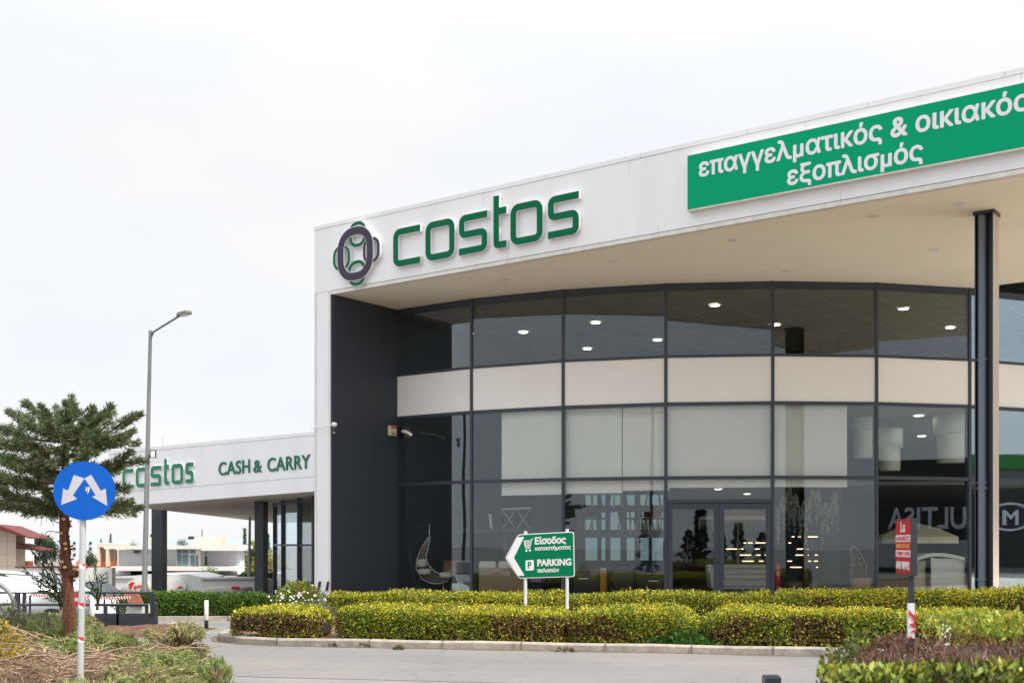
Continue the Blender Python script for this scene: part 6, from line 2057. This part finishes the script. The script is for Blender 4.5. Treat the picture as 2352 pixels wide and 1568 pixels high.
# fire extinguisher point
Y = 31.5
fe2 = thing('fire_extinguisher', 'red fire extinguisher behind the glass just right of the door', 'fire extinguisher', (gx(1786, Y), Y, ZF))
MB().lathe([(0, gz(1342, Y)), (.075, gz(1342, Y)), (.08, gz(1338, Y)), (.08, gz(1302, Y)), (.05, gz(1296, Y)), (.02, gz(1292, Y)), (0, gz(1290, Y))], (gx(1786, Y), Y, 0), 16).build('cylinder', M['tape_red'], fe2)
MB().box(px(1787, 1316, Y - .082), (.07, .01, .12)).build('label_plate', M['cream'], fe2)
MB().box((gx(1786, Y), Y, (ZF + gz(1342, Y)) / 2), (.12, .12, gz(1342, Y) - ZF)).build('stand', M['red_chair'], fe2)
# rattan fan chair
Y = 31.8
rf = thing('rattan_chair', 'tan rattan chair with a tall fan shaped back left of the red placard', 'chair', (gx(1972, Y), Y, ZF))
mb = MB()
oc = [(1952, 1338), (1956, 1300), (1954, 1262), (1958, 1255), (1966, 1258), (1980, 1275), (1990, 1300), (1988, 1338)]
mb.tube([px(x, y, Y) for x, y in oc], .014, 6)
for i in range(6): mb.tube([px(1956 + i * 5.5, 1338, Y), px(1956 + i * 4.6, 1262 + i * i * 1.1, Y)], .006, 4)
for y in (1280, 1296, 1312, 1326): mb.tube([px(1954, y, Y), px(1974 + (y - 1262) * .22, y, Y)], .006, 4)
mb.build('fan_back', M['rattan_tan'], rf)
MB().lathe([(0, .42), (.28, .42), (.30, .38), (.22, 0)], (gx(1970, Y), Y - .25, ZF), 16).build('seat', M['rattan_tan'], rf)
# white wardrobe-like pavilion
Y = 30.3
gzb = thing('garden_pavilion', 'white arched garden pavilion with cream side curtains by the steel column', 'pavilion', (gx(2180, Y), Y, ZF))
x0, x1 = gx(2138, Y), gx(2228, Y)
ht = gz(1280, Y)
MB().prism([Vector((gx(2146, Y), Y + .1, ZF)), Vector((gx(2220, Y), Y + .1, ZF)), Vector((gx(2220, Y), Y + .1, ht - .02)), Vector((gx(2146, Y), Y + .1, ht - .02))], (0, .03, 0)).build('back_panel', M['white_goods'], gzb)
for x in (2141, 2224): MB().box((gx(x, Y), Y, (ZF + ht) / 2), (.07, .07, ht - ZF)).build('post', M['white_goods'], gzb)
arc = [px(2100 + 129 * i / 12, 1283 - 14 * math.sin(math.pi * (i / 12) ** .8), Y - .02) for i in range(13)]
mb = MB()
L_ = [Vector((p.x, Y - .05, p.z)) for p in arc]
vs = L_ + [p + Vector((0, 0, -.09)) for p in L_] + [p + Vector((0, .9, 0)) for p in L_] + [p + Vector((0, .9, -.09)) for p in L_]
n = 13
fs = []
for i in range(n - 1): fs += [(i, n + i, n + i + 1, i + 1), (i, i + 1, 2 * n + i + 1, 2 * n + i), (n + i, 3 * n + i, 3 * n + i + 1, n + i + 1)]
mb.add(vs, fs)
mb.build('arched_roof', M['white_goods'], gzb)
for a, b in ((2106, 2134), (2228, 2236)):
    mb = MB()
    nn = 9
    vs = []
    for i in range(nn):
        x = gx(a + (b - a) * i / (nn - 1), Y)
        yo = .05 * math.sin(i * 2.4)
        vs += [(x, Y + .25 + yo, ZF), (x, Y + .25 + yo, ht - .08)]
    mb.add(vs, [(2 * i, 2 * i + 2, 2 * i + 3, 2 * i + 1) for i in range(nn - 1)], True)
    mb.build('curtain', M['canvas'], gzb)
# drum pendants
dp = None
for x, y0, y1, Y, w, lb in ((2186, 946, 1062, 31.5, 82, 'large two tier white drum pendant nearest the steel column'), (2043, 985, 1080, 32.5, 60, 'two tier white drum pendant at the left of the column bay'), (1984, 938, 1052, 32.5, 60, 'two tier white drum pendant beside the blind edge')):
    root = thing('pendant_lamp', lb, 'pendant lamp', px(x, y1, Y), group='two tier drum pendants')
    r = w / F * Y / 2; zt_, zb_ = gz(y0, Y), gz(y1, Y); c = (gx(x, Y), Y, 0); zm = zt_ * .55 + zb_ * .45
    MB().lathe([(0, zt_), (r, zt_), (r, zm), (r * .8, zm)], c, 28).build('upper_shade', M['white_goods'], root)
    MB().lathe([(r * .8, zm), (r * .8, zb_), (0, zb_)], c, 28).build('lower_shade', M['white_goods'], root)
    MB().tube([(c[0], Y, zt_), (c[0], Y, max(zt_ + .05, Z_T2 + .05))], .01, 6).build('cord', M['black'], root)
# lit shelf strips at the back
Y = 42
for i, (sx_, lb) in enumerate(((1722, 'dark display shelves with warm light strips seen through the right door leaf'), (1860, 'dark display shelves with warm light strips right of the double door'))):
    root = thing('display_shelves', lb, 'shelves', (gx(sx_, Y), Y + .3, ZF))
    w = gx(sx_ + 62, Y) - gx(sx_ - 62, Y)
    MB().box((gx(sx_, Y), Y + .6, ZF + 1.2), (w, .06, 2.4)).build('back', M['interior_dark'], root)
    rs = random.Random(5 + i)
    for j in range(6):
        z = gz(1232 + j * 14, Y)
        MB().box((gx(sx_, Y), Y + .35, z + .04), (w, .5, .03)).build('shelf', M['dark_unit'], root)
        xq = sx_ - 56 + rs.uniform(0, 20)
        while xq < sx_ + 40:
            l = rs.choice((6, 10, 26, 30))
            if rs.random() < .62: MB().box((gx(xq + l / 2, Y), Y + .08, z), (l / F * Y, .03, .035)).build('light_strip', M['strip'], root)
            xq += l + rs.uniform(4, 22)

# ------------------------------------------------------------------ what stands across the road and shows only in the glass
def refl(x, dist, y=None):
    for i, pl in enumerate(bays):
        s_ = pl.s_at(x)
        if 0 <= s_ <= BW: break
    p = pl.A + pl.u * s_
    d = Vector((p.x, p.y, 0)).normalized()
    r = d - pl.n * 2 * d.dot(pl.n)
    L = math.hypot(p.x, p.y)
    q = p + r * dist
    z = None if y is None else EYE + (HY - y) / F * (p.y) * (L + dist) / L
    return q, r, z
q, r, _ = refl(2130, 42)
MBD = Plane((q.x, q.y), (r.y, -r.x), (-r.x, -r.y))
op = thing('opposite_shop', 'dark fronted shop across the road mirrored in the glass beside the column', 'building', (q.x, q.y, 0))
MB().prism([MBD(-14, 0, 0), MBD(10, 0, 0), MBD(10, 6.6, 0), MBD(-14, 6.6, 0)], MBD.n * -8).build('wall', mat('dark_green_front', (.035, .045, .035), .6), op)
MB().prism([MBD(-14, 2.2, .02), MBD(10, 2.2, .02), MBD(10, 4.3, .02), MBD(-14, 4.3, .02)], MBD.n * -.02).build('sign_band', mat('dark_band', (.022, .020, .016), .5), op)
MB().prism([MBD(-14, .3, .02), MBD(10, .3, .02), MBD(10, 1.9, .02), MBD(-14, 1.9, .02)], MBD.n * -.02).build('shop_window', M['grey_post'], op)
def s_of(x):
    qq, rr, _ = refl(x, 10)
    # ray against the board's plane
    d0 = MBD.A - qq
    t = d0.dot(MBD.n) / rr.dot(MBD.n)
    return (qq + rr * t - MBD.A).dot(MBD.u)
_, _, zb_ = refl(2200, 42, 1213); _, _, zt_ = refl(2200, 42, 1166)
a, b = sorted((s_of(2221), s_of(2039)))
text_on('lettering', 'ULTISA', MBD, a, b, zb_, .03, .06, M['sign_white'], op, .02, (zt_ - zb_) / ((b - a) / 4.3) / .73 * .82)
q, r, _ = refl(2322, 42)
GBD = Plane((q.x, q.y), (r.y, -r.x), (-r.x, -r.y))
og = thing('opposite_shop', 'grey shop with a green roof band mirrored in the last glass bay', 'building', (q.x, q.y, 0))
MB().prism([GBD(-9, 0, 0), GBD(5, 0, 0), GBD(5, 6.0, 0), GBD(-9, 6.0, 0)], GBD.n * -8).build('wall', mat('warm_grey_front', (.16, .155, .13), .6), og)
MB().prism([GBD(-9, 6.0, .1), GBD(5, 6.0, .1), GBD(5, 6.9, .1), GBD(-9, 6.9, .1)], GBD.n * -6).build('green_band', mat('green_band', (.05, .24, .05), .6), og)
MB().prism([GBD(-9, 0.3, .03), GBD(5, 0.3, .03), GBD(5, 4.9, .03), GBD(-9, 4.9, .03)], GBD.n * -.03).build('dark_front', mat('dark_front', (.03, .03, .028), .5), og)
w_ = 1.0
zc_ = 3.25
p_ = [Vector((w_ * 1.25 * math.cos(q_ * math.pi / 16), zc_ + w_ * .8 * math.sin(q_ * math.pi / 16))) for q_ in range(32)]
L_, R_ = ribbon(p_, .12, True)
MB().strip(GBD, L_, R_, .05, .10, True).build('emblem_ring', M['sign_white'], og)
text_on('lettering', 'M', GBD, -.5, .5, zc_ - .48, .05, .06, M['sign_white'], og, .02, .85)
CPAL = ([(.03, .05, .03), (.045, .06, .03), (.02, .03, .02)], [2, 1, 1])
def back_tree(label, x, ytop, wpx, dist, seed, n=700):
    global rng
    rng = np.random.default_rng(seed)
    q, _, z = refl(x, dist, ytop)
    root = thing('conifer', label, 'tree', (q.x, q.y, 0), group='conifers across the road mirrored in the shop glass')
    r = wpx / F * (dist + 30) / 2
    t = rng.random(n) ** .7; a = rng.uniform(0, 6.28, n)
    rad = r * (1 - t) * (.7 + .4 * np.sin(t * 26)) * rng.random(n) ** .4
    Q = np.stack([q.x + rad * np.cos(a), q.y + rad * np.sin(a), .1 + t * (z - .1)], 1)
    leaves('crown', Q, np.stack([np.cos(a), np.sin(a), -.2 + 0 * a], 1), unit(n), z * .10 * rng.uniform(.6, 1.3, n), z * .05 * rng.uniform(.6, 1.3, n), pick(CPAL[0], CPAL[1], n), M['leaf'], root)
    MB().tube([(q.x, q.y, 0), (q.x, q.y, z * .8)], [.16, .04], 6).build('trunk', M['bark'], root)
for i, (x, yt, w, d) in enumerate(((1487, 1176, 42, 42), (1608, 1168, 40, 46), (1580, 1215, 60, 60), (1698, 1200, 46, 60), (1660, 1225, 60, 70), (1750, 1222, 60, 70))):
    back_tree('conifer across the road mirrored %s' % ('left of the door', 'in the left door leaf', 'by the left door frame', 'in the right door leaf', 'low in the door centre', 'beside the right door frame', 'below the white blossom', 'under the blossom edge', 'left of the rattan chair')[i], x, yt, w, d, 400 + i)
def util_pole(label, x, ytop, d):
    q, _, z = refl(x, d, ytop)
    root = thing('utility_pole', label, 'pole', (q.x, q.y, 0), group='wooden utility poles across the road')
    MB().tube([(q.x, q.y, 0), (q.x, q.y, z)], [.10, .08], 10).build('pole', M['dark_unit'], root)
    MB().box((q.x, q.y, z - .4), (1.4, .1, .1)).build('crossarm', M['bark'], root)
    return Vector((q.x, q.y, z - .35))
a = util_pole('wooden utility pole mirrored in the first window bay', 1065, 900, 34)
b = util_pole('wooden utility pole mirrored in the third window bay', 1498, 930, 36)
wr = thing('overhead_wires', 'thin overhead wires between the poles across the road', 'wires', a)
for k in range(3):
    off = Vector(((k - 1) * .5, 0, -.12 * k))
    c0, c1 = a + off, b + off
    MB().tube([c0.lerp(c1, t / 14) + Vector((0, 0, -4 * .5 * (t / 14) * (1 - t / 14))) for t in range(15)], .022, 5).build('wire', M['black'], wr)
#CONTINUE
